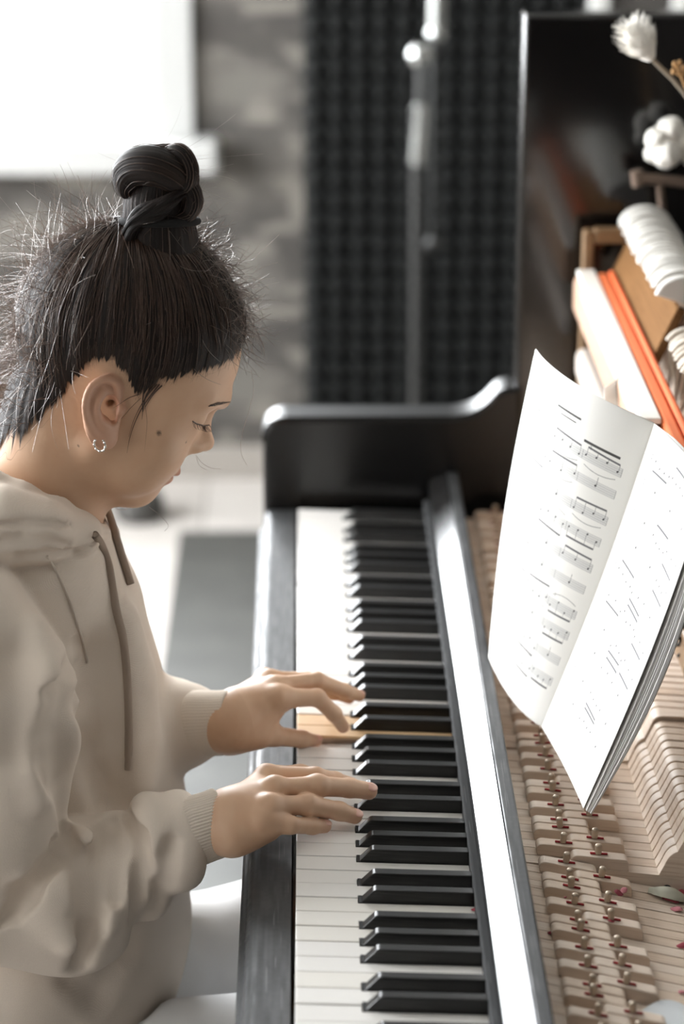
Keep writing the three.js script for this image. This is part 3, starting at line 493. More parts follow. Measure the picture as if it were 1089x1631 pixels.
{
  const Z = -0.63, t = thing('cotton_branch', 'dried cotton twig with white bolls standing behind the felt hammers', 'dried branch');
  const a = UZ(1016, 284, Z), b = UZ(1150, 300, Z), c = UZ(1050, 290, Z), d = UZ(1056, 350, Z);
  const br = std({ color: 0x6b5a4e, roughness: 0.9 });
  obj('twig', [tube([a, UZ(1060, 287, Z), b], 0.0062, 16, 8), rod(UZ(1013, 272, Z), UZ(1016, 296, Z), 0.007, 0.007, 8)], br, t);
  obj('stem', tube([c, d, UZ(1062, 420, Z), V(d.x + 0.02, 0.9, Z + 0.002), V(d.x + 0.035, 0.656, Z + 0.002)], 0.0045, 24, 8), br, t);
  for (const [px, py, r, dz] of [[1047, 222, 20, 0.004], [1068, 208, 22, 0], [1062, 244, 24, 0.008], [1085, 226, 24, -0.004], [1040, 244, 15, 0], [1110, 245, 25, 0]]) { const p = UZ(px, py, Z + dz); const g = new THREE.IcosahedronGeometry(r * pxm(p), 4), q = g.attributes.position; for (let i = 0; i < q.count; i++) { const x = q.getX(i) * 400, y = q.getY(i) * 400, z = q.getZ(i) * 400, f = 1 + 0.1 * Math.sin(x + 2 * Math.sin(y)) * Math.sin(y * 1.3 + z); q.setXYZ(i, q.getX(i) * f, q.getY(i) * f, q.getZ(i) * f); } const m = mergeVertices(g.deleteAttribute('uv').deleteAttribute('normal')); m.computeVertexNormals(); m.translate(p.x, p.y, p.z); obj('boll', m, fluff, t); }
}
{
  const Z = -0.40, t = thing('dried_bud_sprig', 'thin dried sprig with small tan buds beside the bunny tail head', 'dried sprig'), m = std({ color: 0xb98f5f, roughness: 0.9 });
  obj('stem', tube([UZ(1077, 104, Z), UZ(1092, 140, Z), UZ(1130, 230, Z), V(0.49, 0.656, Z + 0.02)], 0.0015, 30, 6), m, t);
  for (const [px, py] of [[1074, 102], [1082, 100], [1072, 114], [1080, 116], [1087, 118], [1088, 108]]) { const p = UZ(px, py, Z + rr(-0.004, 0.004)); obj('bud', new THREE.SphereGeometry(0.0024, 10, 8).scale(1, 1.3, 1).translate(p.x, p.y, p.z), m, t); }
}
{   // dark dried sprig at the right
  const t = thing('black_dried_sprig', 'dark dried sprig with small curled black leaves right of the music book', 'dried sprig'), m = std({ color: 0x10100f, roughness: 0.7 });
  const Z = -0.07, pts = [UZ(1112, 860, Z), UZ(1088, 925, Z), UZ(1082, 975, Z), UZ(1092, 1030, Z + 0.005), UZ(1112, 1070, Z + 0.01), V(0.4, 0.77, Z + 0.03)];
  const c = new THREE.CatmullRomCurve3(pts); obj('stem', tube(pts, 0.0018, 40, 6), m, t);
  const leaf = () => { const g = new THREE.SphereGeometry(1, 8, 6).scale(0.0022, 0.0062, 0.0012); return g; };
  for (let k = 0; k < 46; k++) { const p = c.getPointAt(0.05 + 0.7 * k / 46), g = leaf(); g.translate(0, 0.0062, 0); const q = new THREE.Quaternion().setFromUnitVectors(V(0, 1, 0), V(rr(-1, 0.6), rr(-0.9, 0.5), rr(-0.6, 0.8)).normalize()); g.applyQuaternion(q).translate(p.x, p.y, p.z); obj('leaf', g, m, t); }
}
// petals and a leaf that have dropped on the key sticks
{
  const rest = (px, py, up = 0) => { let y = YK - 0.03, p; for (let k = 0; k < 8; k++) { p = UY(px, py, y); y = YK - 0.004 - p.x * 0.0402 - (p.x - 0.19) * (p.z > zk(34.9) ? 0.115 : 0.02) + up; } return p; };
  const pm = [0x9c3d4a, 0xb4525c, 0x7f2c38, 0xc98088].map(c => std({ color: c, roughness: 0.8 }));
  const petal = (r) => { const g = new THREE.SphereGeometry(r, 10, 6, 0, 6.3, 0, 1.2), p = g.attributes.position; for (let i = 0; i < p.count; i++) { const x = p.getX(i), z = p.getZ(i); p.setXYZ(i, x * 1.2 + 0.2 * z, (p.getY(i) - r * 0.4) * 0.5 + Math.sin(x / r * 3) * r * 0.18, z * 0.8); } g.computeVertexNormals(); return g; };
  const spots = [[1060, 1432, 0.004], [1070, 1436, 0.0055], [1082, 1433, 0.005], [1077, 1450, 0.005], [1088, 1410, 0.006], [1086, 1425, 0.005], [985, 1424, 0.0045], [993, 1420, 0.004], [1087, 1508, 0.005], [973, 1468, 0.0025], [900, 1430, 0.002], [1088, 1582, 0.004], [880, 1488, 0.004]];
  const which = ['dark red dried petal below the curled pale leaf, leftmost of that cluster', 'rosy dried petal in the middle of the cluster below the curled pale leaf', 'dark dried petal right of the rosy one in the cluster by the leaf', 'pale pink dried petal hanging lowest in the cluster by the curled leaf', 'dried red petal at the right edge just above the cluster by the leaf', 'dried rosy petal at the right edge within the cluster by the leaf', 'dark red dried petal left of the paired one behind a rear screw', 'pale pink dried petal touching a dark one behind a rear screw', 'single dried red petal at the right edge below the leaf cluster', 'tiny rosy dried petal lying on a rear block', 'tiny dark petal speck on a front block of the keys', 'dried pale petal at the right edge just above the paper scrap', 'dark red petal beside the rail at the front of the key sticks'];
  spots.forEach(([px, py, r], i) => { const p = rest(px, py, px < 1000 && px > 880 ? 0.0108 : 0); const m = obj('dried_petal', petal(r), pm[i % 4]); m.position.copy(p).add(V(0, r * 0.28, 0)); m.rotation.y = rr(0, 6); tag(m, which[i], 'petal', 'dried red petals on the key sticks'); });
  const p = UY(757, 1450, YK - 0.0045), m = obj('dried_petal', petal(0.0035), pm[0]); m.position.copy(p).add(V(0, 0.001, 0)); tag(m, 'small red petal lying between two black keys beside the glossy strip', 'petal');
  const lp = rest(1063, 1430), lg = sheet((u, v) => V((u - 0.5) * 0.034, 0.004 * Math.sin(u * 3) + 0.0035 * Math.sin(v * 3.1), (v - 0.5) * 0.02 * Math.pow(Math.sin(Math.PI * clamp(u, 0.04, 0.96)), 0.6)), 14, 8, 0.0005);
  const l = obj('dried_leaf', lg, std({ color: 0xb7b5a4, roughness: 0.7 })); l.position.copy(lp).add(V(0, 0.001, 0)); l.rotation.set(0, -0.3, -0.15); tag(l, 'pale curled dried leaf lying on the key sticks among red petals', 'leaf');
  const cp = rest(1082, 1634), cg = sheet((u, v) => V((u - 0.5) * 0.05, 0.008 * Math.sin(u * 3.1) * (1 - v * 0.5), (v - 0.5) * 0.05), 10, 8, 0.0006);
  const c2 = obj('paper_scrap', cg, std({ color: 0xdfe3e6, roughness: 0.5 })); c2.position.copy(cp).add(V(0, 0.0012, 0)); c2.rotation.set(0, 0.6, -0.13); tag(c2, 'white curved scrap of paper lying on the nearest key sticks at the right edge', 'paper');
}

// ---------------------------------------------------------------- the girl
const girl = thing('person', 'girl with a dark top bun in beige hoodie and white trousers playing the piano', 'person', [0, 0, 0]);
const capP = (a, b) => cone(a[0], b[0], a[1], b[1]);
const PZ = (px, py, z, rpx) => { const p = UZ(px, py, z); return [p, rpx * pxm(p)]; };
const PY = (px, py, y, rpx) => { const p = UY(px, py, y); return [p, rpx * pxm(p)]; };

// head frame: x forward, y up, z to her right ear
const HR = new THREE.Matrix4().makeRotationY(12 * Math.PI / 180).multiply(new THREE.Matrix4().makeRotationZ(-25 * Math.PI / 180)).multiply(new THREE.Matrix4().makeRotationX(0 * Math.PI / 180));
const HO = UZ(172, 650, 0.0865).sub(V(0, 0, 0.069).applyMatrix4(HR)), HM = HR.clone().setPosition(HO), HI = HM.clone().invert(), he = HI.elements;
const HW = (x, y, z) => V(x, y, z).applyMatrix4(HM);
const toHead = (f) => (x, y, z) => f(he[0] * x + he[4] * y + he[8] * z + he[12], he[1] * x + he[5] * y + he[9] * z + he[13], he[2] * x + he[6] * y + he[10] * z + he[14]);
const skull = union([ell(V(0.006, 0.058, 0), 0.090, 0.086, 0.0735), ell(V(0.0475, 0.048, 0), 0.061, 0.066, 0.063)], 0.02);
const faceBlock = union([ell(V(0.042, -0.004, 0), 0.053, 0.077, 0.058), ell(V(0.060, -0.038, 0), 0.034, 0.038, 0.040), cone(V(0.012, -0.04, 0.045), V(0.060, -0.071, 0.008), 0.018, 0.017), cone(V(0.012, -0.04, -0.045), V(0.060, -0.071, -0.008), 0.018, 0.017), cone(V(0.056, -0.030, 0.034), V(0.05, -0.045, 0.036), 0.028, 0.027), cone(V(0.056, -0.030, -0.034), V(0.05, -0.045, -0.036), 0.028, 0.027), ell(V(0.0685, -0.0735, 0), 0.0165, 0.0165, 0.018)], 0.018);
const brow = union([cone(V(0.1015, 0.030, 0.012), V(0.079, 0.033, 0.044), 0.0105, 0.009), cone(V(0.1015, 0.030, -0.012), V(0.079, 0.033, -0.044), 0.0105, 0.009)], 0.01);
const nose = union([cone(V(0.0935, 0.020, 0), V(0.1070, -0.0125, 0), 0.0070, 0.0076), ell(V(0.1090, -0.0155, 0), 0.0096, 0.0076, 0.0085), ell(V(0.099, -0.0195, 0.0100), 0.0090, 0.0066, 0.0062), ell(V(0.099, -0.0195, -0.0100), 0.0090, 0.0066, 0.0062)], 0.008);
const upperLip = union([ell(V(0.0905, -0.0470, 0.007), 0.0085, 0.0052, 0.013), ell(V(0.0905, -0.0470, -0.007), 0.0085, 0.0052, 0.013)], 0.005), lowerLip = ell(V(0.0875, -0.0565, 0), 0.0088, 0.0060, 0.0165);
const mouthLine = (x, y, z) => Math.hypot(Math.max(Math.abs(z) - 0.021, 0), y + 0.0517 + 0.00003 * 0 - z * z * 3, Math.max(0.078 - x, 0)) - 0.0007;
const eyes = union([ell(V(0.0790, 0.0125, 0.031), 0.0142, 0.0130, 0.0155), ell(V(0.0790, 0.0125, -0.031), 0.0142, 0.0130, 0.0155)], 0.001);
const sockets = union([ell(V(0.1010, 0.0130, 0.029), 0.0095, 0.0100, 0.018), ell(V(0.1010, 0.0130, -0.029), 0.0095, 0.0100, 0.018)], 0.001);
const headCore = (x, y, z) => { let d = smin(skull(x, y, z), faceBlock(x, y, z), 0.025); d = smin(d, brow(x, y, z), 0.012); d = smax(d, -sockets(x, y, z), 0.010); d = smin(d, eyes(x, y, z), 0.0035); d = smin(d, nose(x, y, z), 0.010); d = smin(d, upperLip(x, y, z), 0.005); d = smin(d, lowerLip(x, y, z), 0.005); return smax(d, -mouthLine(x, y, z), 0.0025); };
// right and left ear in a sheared frame: u up along the ear, w forward, n outward
const earPlate = ell(V(-0.004, -0.006, 0.001), 0.035, 0.0195, 0.0075), earLobe = ell(V(-0.031, -0.0005, 0.002), 0.0095, 0.0085, 0.0055);
const smooth = (l, n) => { const c = new THREE.CatmullRomCurve3(l.map(q => q[0])), o = []; for (let i = 0; i <= n; i++) { const t = i / n, x = t * (l.length - 1), j = Math.min(Math.floor(x), l.length - 2); o.push([c.getPoint(t), lerp(l[j][1], l[j + 1][1], x - j)]); } return o; };
const earRim = chain(smooth([[V(0.002, 0.008, 0.005), 0.003], [V(0.014, 0.0105, 0.006), 0.0034], [V(0.025, 0.008, 0.006), 0.0038], [V(0.0305, -0.002, 0.006), 0.004], [V(0.0265, -0.0155, 0.006), 0.004], [V(0.012, -0.0225, 0.006), 0.0038], [V(-0.006, -0.0215, 0.005), 0.0035], [V(-0.022, -0.014, 0.004), 0.0035], [V(-0.031, -0.006, 0.003), 0.004]], 26), 0.001);
const antiHelix = chain(smooth([[V(0.019, -0.004, 0.005), 0.003], [V(0.008, -0.0105, 0.0065), 0.0036], [V(-0.008, -0.0095, 0.006), 0.0035], [V(-0.015, -0.002, 0.005), 0.0035]], 12), 0.002);
const concha = union([ell(V(0.001, 0.001, 0.006), 0.0125, 0.0090, 0.019), ell(V(-0.010, 0.0045, 0.005), 0.006, 0.0042, 0.013)], 0.004);
const scapha = chain([[V(0.0225, 0.002, 0.0105), 0.0042], [V(0.0205, -0.007, 0.0105), 0.0046], [V(0.008, -0.0165, 0.0105), 0.004], [V(-0.010, -0.0150, 0.0105), 0.0034]], 0.003);
const tragus = ell(V(-0.0045, 0.0125, 0.003), 0.006, 0.0042, 0.006);
const earUWN = (x, y, z) => [-0.4226 * x + 0.9063 * y, 0.9063 * x + 0.4226 * y, 0];
function ear(x, y, z) {
  const K = 1.12, s = z < 0 ? -z : z, u = (-0.4226 * x + 0.9063 * y) * K, w = (0.9063 * x + 0.4226 * y) * K, n = (s - 0.0675) * K + 0.40 * w;
  if (u * u + w * w > 0.004 || n > 0.04 || n < -0.03) return Math.max(Math.hypot(u, w) - 0.045, Math.abs(n) - 0.02) * 0.8 + 0.002;
  let d = smin(earPlate(u, w, n), earLobe(u, w, n), 0.006); d = smax(d, -scapha(u, w, n), 0.003); d = smin(d, earRim(u, w, n), 0.003); d = smin(d, antiHelix(u, w, n), 0.004); d = smax(d, -concha(u, w, n), 0.003); d = smin(d, tragus(u, w, n), 0.003); return d * 0.78;
}
const canal = cone(V(-0.001, 0.0035, 0.004), V(0.0, 0.006, -0.020), 0.0052, 0.0034);
function earHole(x, y, z) { const K = 1.12, s = z < 0 ? -z : z, u = (-0.4226 * x + 0.9063 * y) * K, w = (0.9063 * x + 0.4226 * y) * K, n = (s - 0.0675) * K + 0.40 * w; return u * u + w * w > 0.0009 ? 0.02 : canal(u, w, n) * 0.8; }
const headAll = (x, y, z) => smax(smin(headCore(x, y, z), ear(x, y, z), 0.005), -earHole(x, y, z), 0.003);
const NB = V(-0.258, 0.90, 0.02), NT = HW(-0.020, -0.028, 0), neckF = union([cone(NB, NT, 0.057, 0.047), cone(V(-0.225, 0.90, 0.02), HW(0.0, -0.055, 0), 0.04, 0.034)], 0.03);
const headW = toHead(headAll), headCoreW = toHead(headCore);
const headNeck = (x, y, z) => smin(headW(x, y, z), neckF(x, y, z), 0.022);

// arms and hands
const RW = UY(366, 1306, 0.737), RA = UY(285, 1332, 0.728), RE = UZ(-20, 1440, 0.225), RS = V(-0.285, 0.905, 0.150);
const LWr = UY(362, 1152, 0.757), LA = UY(300, 1156, 0.75), LE = V(-0.235, 0.70, -0.15), LS = V(-0.275, 0.905, -0.105);
function handSDF(H) {
  const l = []; for (const f of H.fingers) l.push(chain(f, 0.004));
  const fingers = (x, y, z) => { let d = l[0](x, y, z); for (let i = 1; i < l.length; i++) d = smin(d, l[i](x, y, z), 0.0022); return d; };
  const palm = union(H.palm.map(([a, b]) => cone(a[0], b[0], a[1], b[1])), 0.016);
  const kn = H.knuckles ? union(H.knuckles.map(k => ell(k[0], k[1], k[1], k[1])), 0.004) : null;
  return (x, y, z) => { let d = smin(fingers(x, y, z), palm(x, y, z), 0.008); if (kn) d = smin(d, kn(x, y, z), 0.006); return d; };
}
const RH = { mcp: [PY(424, 1234, 0.757, 15), PY(437, 1256, 0.761, 16), PY(429, 1284, 0.757, 16), PY(418, 1306, 0.749, 15)] };
RH.fingers = [
  [RH.mcp[0], PY(502, 1236, 0.757, 14), PY(534, 1243, 0.745, 13), PY(560, 1249, 0.733, 11)],
  [RH.mcp[1], PY(505, 1252, 0.758, 16.5), PY(556, 1255, 0.748, 15), PY(587, 1260, 0.742, 14)],
  [RH.mcp[2], PY(490, 1282, 0.750, 16), PY(540, 1292, 0.737, 14.5), PY(565, 1300, 0.7295, 12.5)],
  [RH.mcp[3], PY(462, 1314, 0.743, 14), PY(497, 1316, 0.733, 12.5), PY(517, 1316, 0.7285, 11)],
  [PY(392, 1268, 0.735, 20), PY(440, 1236, 0.733, 16), PY(478, 1232, 0.732, 14), PY(505, 1236, 0.729, 12)]];
RH.palm = [[[RW.clone(), 0.020], RH.mcp[0]], [[RW.clone(), 0.021], RH.mcp[1]], [[RW.clone(), 0.021], RH.mcp[2]], [[RW.clone().add(V(0, -0.004, 0.006)), 0.019], [RH.mcp[3][0], RH.mcp[3][1] * 1.15]], [[RW.clone().lerp(RA, 0.4), 0.017], [RW.clone(), 0.020]], [PY(375, 1330, 0.733, 30), PY(425, 1316, 0.738, 24)], [PY(385, 1300, 0.742, 36), PY(420, 1275, 0.745, 26)]];
RH.knuckles = [[RH.mcp[1][0].clone().add(V(0, 0.0015, 0)), 0.009], [RH.mcp[2][0].clone().add(V(0, 0.001, 0)), 0.0085], [RH.fingers[1][1][0].clone().add(V(0, 0.0006, 0)), 0.0089], [RH.fingers[2][1][0].clone().add(V(0, 0.0006, 0)), 0.0082]];
const LH = { mcp: [PY(443, 1112, 0.778, 17), PY(437, 1094, 0.781, 16), PY(428, 1082, 0.778, 14), PY(420, 1078, 0.770, 12)] };
LH.fingers = [
  [LH.mcp[0], PY(505, 1111, 0.771, 13.5), PY(532, 1137, 0.751, 12), PY(546, 1158, 0.7305, 10)],
  [LH.mcp[1], PY(505, 1084, 0.778, 13), PY(549, 1101, 0.757, 11.5), PY(572, 1108, 0.744, 9.5)],
  [LH.mcp[2], PY(492, 1083, 0.772, 12), PY(532, 1103, 0.750, 11), PY(556, 1112, 0.7365, 9.5)],
  [LH.mcp[3], PY(470, 1082, 0.765, 11), PY(500, 1100, 0.748, 10), PY(520, 1110, 0.734, 9)],
  [PY(378, 1170, 0.752, 20), PY(436, 1172, 0.741, 16.5), PY(480, 1177, 0.728, 13.5), PY(503, 1180, 0.7215, 10)]];
LH.palm = [[[LWr.clone(), 0.021], LH.mcp[0]], [[LWr.clone(), 0.020], LH.mcp[1]], [[LWr.clone(), 0.019], LH.mcp[2]], [[LWr.clone(), 0.018], LH.mcp[3]], [[LWr.clone().lerp(LA, 0.4), 0.017], [LWr.clone(), 0.020]], [PY(370, 1165, 0.752, 26), PY(410, 1168, 0.748, 22)], [PY(385, 1140, 0.762, 36), PY(430, 1125, 0.766, 22)]];
const handR = handSDF(RH), handL = handSDF(LH);

// the whole body in one mesh: coarse inside the clothes, fine for the head and the hands
const torsoTable = [[0.40, -0.40, -0.13, 0.185], [0.47, -0.415, -0.12, 0.180], [0.55, -0.40, -0.105, 0.162], [0.65, -0.39, -0.102, 0.142], [0.735, -0.375, -0.111, 0.130], [0.80, -0.37, -0.122, 0.124], [0.87, -0.37, -0.139, 0.124], [0.93, -0.365, -0.160, 0.118], [0.965, -0.345, -0.175, 0.09], [0.99, -0.32, -0.195, 0.06]];
function torso(grow) {
  const T = torsoTable;
  return (x, y, z) => {
    const yc = clamp(y, T[0][0], T[T.length - 1][0]); let i = 0; while (i < T.length - 2 && yc > T[i + 1][0]) i++;
    const a = T[i], b = T[i + 1], t = sstep(0, 1, (yc - a[0]) / (b[0] - a[0])) * 0.5 + 0.5 * (yc - a[0]) / (b[0] - a[0]);
    const bk = lerp(a[1], b[1], t), fr = lerp(a[2], b[2], t), hw = lerp(a[3], b[3], t), ra = (fr - bk) / 2 + grow, rw = hw + grow, dx = (x - (fr + bk) / 2) / ra, dz = (z - 0.02) / rw;
    const k = Math.pow(Math.pow(Math.abs(dx), 2.3) + Math.pow(Math.abs(dz), 2.3), 1 / 2.3), d = (k - 1) * Math.min(ra, rw); return smax(d, Math.max(y - (0.985 + grow), 0.40 - grow - y), 0.05);
  };
}
const hipR = V(-0.27, 0.50, 0.11), hipL = V(-0.27, 0.50, -0.07);
const kneeR = UZ(520, 1735, 0.15), kneeL = UZ(520, 1590, -0.085); kneeR.y = 0.495; kneeL.y = 0.49;
const footR = V(0.02, 0.06, 0.15), footL = V(0.06, 0.06, -0.09);
const bodyCoarse = union([torso(-0.014), cone(RS, RE, 0.045, 0.036), cone(RE, RA, 0.034, 0.022), cone(LS, LE, 0.045, 0.036), cone(LE, LA, 0.034, 0.022), cone(hipR, kneeR, 0.066, 0.05), cone(hipL, kneeL, 0.066, 0.05), cone(kneeR, footR, 0.046, 0.03), cone(kneeL, footL, 0.046, 0.03)], 0.03);
const NECKLO = 0.90;
const bodyIn = (x, y, z) => smin(bodyCoarse(x, y, z), neckF(x, y, z) + 0.012, 0.03);

// hairline, as directions round the bun's axis
const HC = V(0.0, 0.040, 0), AX = V(-0.042, 0.13, 0).normalize(), E1 = V(AX.y, -AX.x, 0), E2 = V(0, 0, 1);
const hairPts = [[0.102, 0.090, 0], [0.097, 0.086, 0.026], [0.084, 0.074, 0.046], [0.0647, 0.061, 0.056], [0.045, 0.051, 0.065], [0.030, 0.040, 0.069], [0.0195, 0.018, 0.070], [0.008, 0.030, 0.070], [-0.014, 0.044, 0.072], [-0.030, 0.036, 0.071], [-0.043, 0.008, 0.066], [-0.054, -0.032, 0.056], [-0.062, -0.056, 0.033], [-0.066, -0.062, 0]]
  .map(([x, y, z]) => { const d = V(x, y, z).sub(HC).normalize(), a = Math.acos(d.dot(AX)); return [Math.atan2(d.dot(E2), d.dot(E1)), a]; }).sort((a, b) => a[0] - b[0]);
const hairline = (b) => { b = Math.abs(b); let i = 0; while (i < hairPts.length - 2 && b > hairPts[i + 1][0]) i++; const p = hairPts[i], q = hairPts[i + 1]; return lerp(p[1], q[1], clamp((b - p[0]) / (q[0] - p[0]), 0, 1)); };
const hairAt = (x, y, z) => { const d = V(x, y, z).sub(HC).normalize(); return hairline(Math.atan2(d.dot(E2), d.dot(E1))) - Math.acos(clamp(d.dot(AX), -1, 1)); };  // > 0 inside the hair
const skinBase = new THREE.Color().setStyle('#d2ae90'), lipC = new THREE.Color().setStyle('#b8776a'), earC = new THREE.Color().setStyle('#cf9c84'), hairC = new THREE.Color().setStyle('#2a211d'), moleC = new THREE.Color().setStyle('#3c2a22'), nailC = new THREE.Color().setStyle('#dcab98'), warmC = new THREE.Color().setStyle('#cb9f80');
const mole = hit(headCoreW, 253, 690), mole2 = hit(headCoreW, 297, 705), mole3 = hit(headNeck, 124, 711);
function colour(g, f) { const p = g.attributes.position, c = new Float32Array(p.count * 3), o = new THREE.Color(); for (let i = 0; i < p.count; i++) { f(p.getX(i), p.getY(i), p.getZ(i), o); c[i * 3] = o.r; c[i * 3 + 1] = o.g; c[i * 3 + 2] = o.b; } g.setAttribute('color', new THREE.BufferAttribute(c, 3)); return g; }
const tmp = V(0, 0, 0);
const headColour = (X, Y, Z, o) => {
  tmp.set(X, Y, Z).applyMatrix4(HI); const { x, y, z } = tmp; o.copy(skinBase);
  const fr = vnoise(X * 300 + 50, Y * 300 + Z * 170) * 0.5 + vnoise(X * 90 + 9, Y * 90 + Z * 60) * 0.5; o.lerp(warmC, fr * 0.5);
  const lp = Math.min(upperLip(x, y, z), lowerLip(x, y, z)); if (lp < 0.0025) o.lerp(lipC, 0.75 * sstep(0.0025, 0.0003, lp));
  const e = ear(x, y, z); if (e < 0.002 && Math.abs(z) > 0.06) o.lerp(earC, 0.6);
  const ha = hairAt(x, y, z); if (y > -0.06 && e > 0.001) o.lerp(hairC, 0.88 * sstep(-0.01 - 0.09 * vnoise(x * 700 + 80, y * 300 + z * 300), 0.07, ha));
  for (const [m, r] of [[mole, 0.0019], [mole2, 0.0009], [mole3, 0.0009]]) { const d = Math.hypot(X - m.x, Y - m.y, Z - m.z); if (d < r * 1.5) o.lerp(moleC, 0.85 * sstep(r * 1.5, r * 0.6, d)); }
};
const handColour = (X, Y, Z, o) => { o.copy(skinBase).lerp(warmC, 0.5 * vnoise(X * 200 + 40, Y * 200 + Z * 150 + 30)); for (const H of [RH, LH]) for (const f of H.fingers) { const t = f[3][0], d = Math.hypot(X - t.x, Y - t.y, Z - t.z); if (d < 0.016) o.lerp(lipC, 0.28 * sstep(0.016, 0.004, d)); const k = f[1][0], e = Math.hypot(X - k.x, Y - k.y, Z - k.z); if (e < 0.010) o.lerp(lipC, 0.14 * sstep(0.010, 0.003, e)); } };
const skinMat = phy({ color: 0xffffff, vertexColors: true, roughness: 0.5, sheen: 0.25, sheenRoughness: 0.5, sheenColor: new THREE.Color(1, 0.9, 0.82) });
// finger nails
{
  const nm = phy({ color: 0xdcaa98, roughness: 0.3, clearcoat: 0.4 });
  for (const [H, list] of [[RH, [1, 2, 3]], [LH, [4, 1]]]) for (const k of list) {
    const f = H.fingers[k], a = f[2][0], b = f[3][0], r = f[3][1], ax = b.clone().sub(a).normalize(), up = V(0, 1, 0).addScaledVector(V(0, 0, 1), H === LH && k === 4 ? 0.6 : 0.55); up.addScaledVector(ax, -up.dot(ax)).normalize(); const side = ax.clone().cross(up);
    const g = new THREE.SphereGeometry(1, 20, 12).scale(r * 0.78, r * 0.22, r * 0.62), c = b.clone().addScaledVector(up, r * 0.83).addScaledVector(ax, -r * 0.02);
    g.applyMatrix4(new THREE.Matrix4().makeBasis(ax, up, side).setPosition(c)); obj('fingernail', g, nm, girl);
  }
}

// hair
const strandTex = tex(512, 256, (u, v) => clamp(0.15 + 0.85 * (0.55 * fbm(u * 90, v * 3, 90, 3, 3) + 0.45 * fbm(u * 24 + 3, v * 2, 24, 2, 2)), 0, 1), false);
const hairColTex = tex(512, 256, (u, v) => mixc(rgb(15, 11, 10), rgb(62, 45, 36), Math.pow(0.6 * fbm(u * 90, v * 3, 90, 3, 3) + 0.4 * fbm(u * 30 + 5, v * 2, 30, 2, 2), 1.6)));
const strandRough = tex(256, 128, (u, v) => 0.42 + 0.3 * fbm(u * 70, v * 3, 70, 3, 3), false);
const withRep = (t, a, b) => { const c = t.clone(); c.repeat.set(a, b); c.needsUpdate = true; return c; };
const hairMat = (a, b) => phy({ map: withRep(hairColTex, a, b), bumpMap: withRep(strandTex, a, b), bumpScale: 0.0010, roughness: 1, roughnessMap: withRep(strandRough, a, b), specularIntensity: 0.6 });
const edgeAlpha = tex(2048, 256, (u, v) => { const n = 0.65 * vnoise(u * 512, v * 2, 512, 4) + 0.35 * vnoise(u * 120, v * 2, 120, 4); return v > 0.995 ? 0 : 1 - sstep(0.905 + 0.085 * n, 0.93 + 0.085 * n, v); }, false);
function capGeo(lift, nb, nt, a0) {
  const pos = [], uv = [], idx = [];
  for (let j = 0; j <= nt; j++) for (let i = 0; i <= nb; i++) {
    const b = i / nb * Math.PI * 2 - Math.PI, t = j / nt, am = hairline(b) + 0.05 * vnoise((i % nb) * 0.35, 3) + 0.04 + 0.10 * sstep(1.9, 2.5, Math.abs(b)), al = lerp(a0, am, t);
    const d = AX.clone().multiplyScalar(Math.cos(al)).addScaledVector(E1, Math.sin(al) * Math.cos(b)).addScaledVector(E2, Math.sin(al) * Math.sin(b));
    let r = 0.03; for (let k = 0; k < 40; k++) { const q = HW(HC.x + d.x * r, HC.y + d.y * r, HC.z + d.z * r), s = -smin(headCoreW(q.x, q.y, q.z), neckF(q.x, q.y, q.z), 0.022); r += s * 0.8; if (s < 1e-4) break; }
    const cl = 0.5 + 0.5 * Math.sin(b * 21 + 3 * vnoise(b * 4 + 30, t * 2)), th = lift * (1 - Math.pow(t, 5)) * (0.78 + 0.22 * cl * t) + 0.0012 + 0.0014 * vnoise(((i % nb) / nb) * 160, t * 2, 160, 8) * (1 - t * 0.4);
    r += th; const p = HW(HC.x + d.x * r, HC.y + d.y * r, HC.z + d.z * r); pos.push(p.x, p.y, p.z); uv.push(i / nb, t);
  }
  for (let j = 0; j < nt; j++) for (let i = 0; i < nb; i++) { const a = i + j * (nb + 1), c = a + nb + 1; idx.push(a, a + 1, c, c, a + 1, c + 1); }
  const g = new THREE.BufferGeometry(); g.setAttribute('position', new THREE.Float32BufferAttribute(pos, 3)); g.setAttribute('uv', new THREE.Float32BufferAttribute(uv, 2)); g.setIndex(idx); g.computeVertexNormals();
  const n = g.attributes.normal; for (let j = 0; j <= nt; j++) { const a = j * (nb + 1), c = a + nb; const m = V(n.getX(a) + n.getX(c), n.getY(a) + n.getY(c), n.getZ(a) + n.getZ(c)).normalize(); n.setXYZ(a, m.x, m.y, m.z); n.setXYZ(c, m.x, m.y, m.z); }
  return g;
}
const capM = hairMat(3, 1); capM.alphaMap = edgeAlpha; capM.transparent = true;
const cap = capGeo(0.0095, 420, 48, 0.06);
const hair = obj('hair', cap, capM, girl);
const lockM = hairMat(0.5, 9), ZB = HO.z; lockM.bumpScale = 0.003;
const bun = partGroup('hair_bun', girl);
const BZ = (px, py, dz, rpx) => { const p = UZ(px, py, ZB + dz); return { p, r: rpx * pxm(p) }; };
function lock(list, name = 'lock', parent = bun, m = lockM, seg = 36, rad = 20) {
  const pts = list.map(q => q.p), rs = list.map(q => q.r), base = tube(pts, (t) => { const x = t * (rs.length - 1), i = Math.min(Math.floor(x), rs.length - 2); return Math.max(0.0003, lerp(rs[i], rs[i + 1], sstep(0, 1, x - i))); }, seg, rad);
  return obj(name, base, m, parent);
}
lock([BZ(250, 420, -0.004, 92), BZ(252, 375, 0, 66), BZ(252, 340, 0, 58), BZ(252, 305, 0, 56), BZ(254, 280, 0, 46)], 'bun_base', bun, lockM, 30, 40);
lock([BZ(222, 316, 0.0, 6), BZ(200, 296, 0.012, 18), BZ(214, 268, 0.022, 30), BZ(244, 264, 0.028, 33), BZ(272, 276, 0.026, 30), BZ(292, 300, 0.016, 16), BZ(290, 318, 0.004, 6)]);
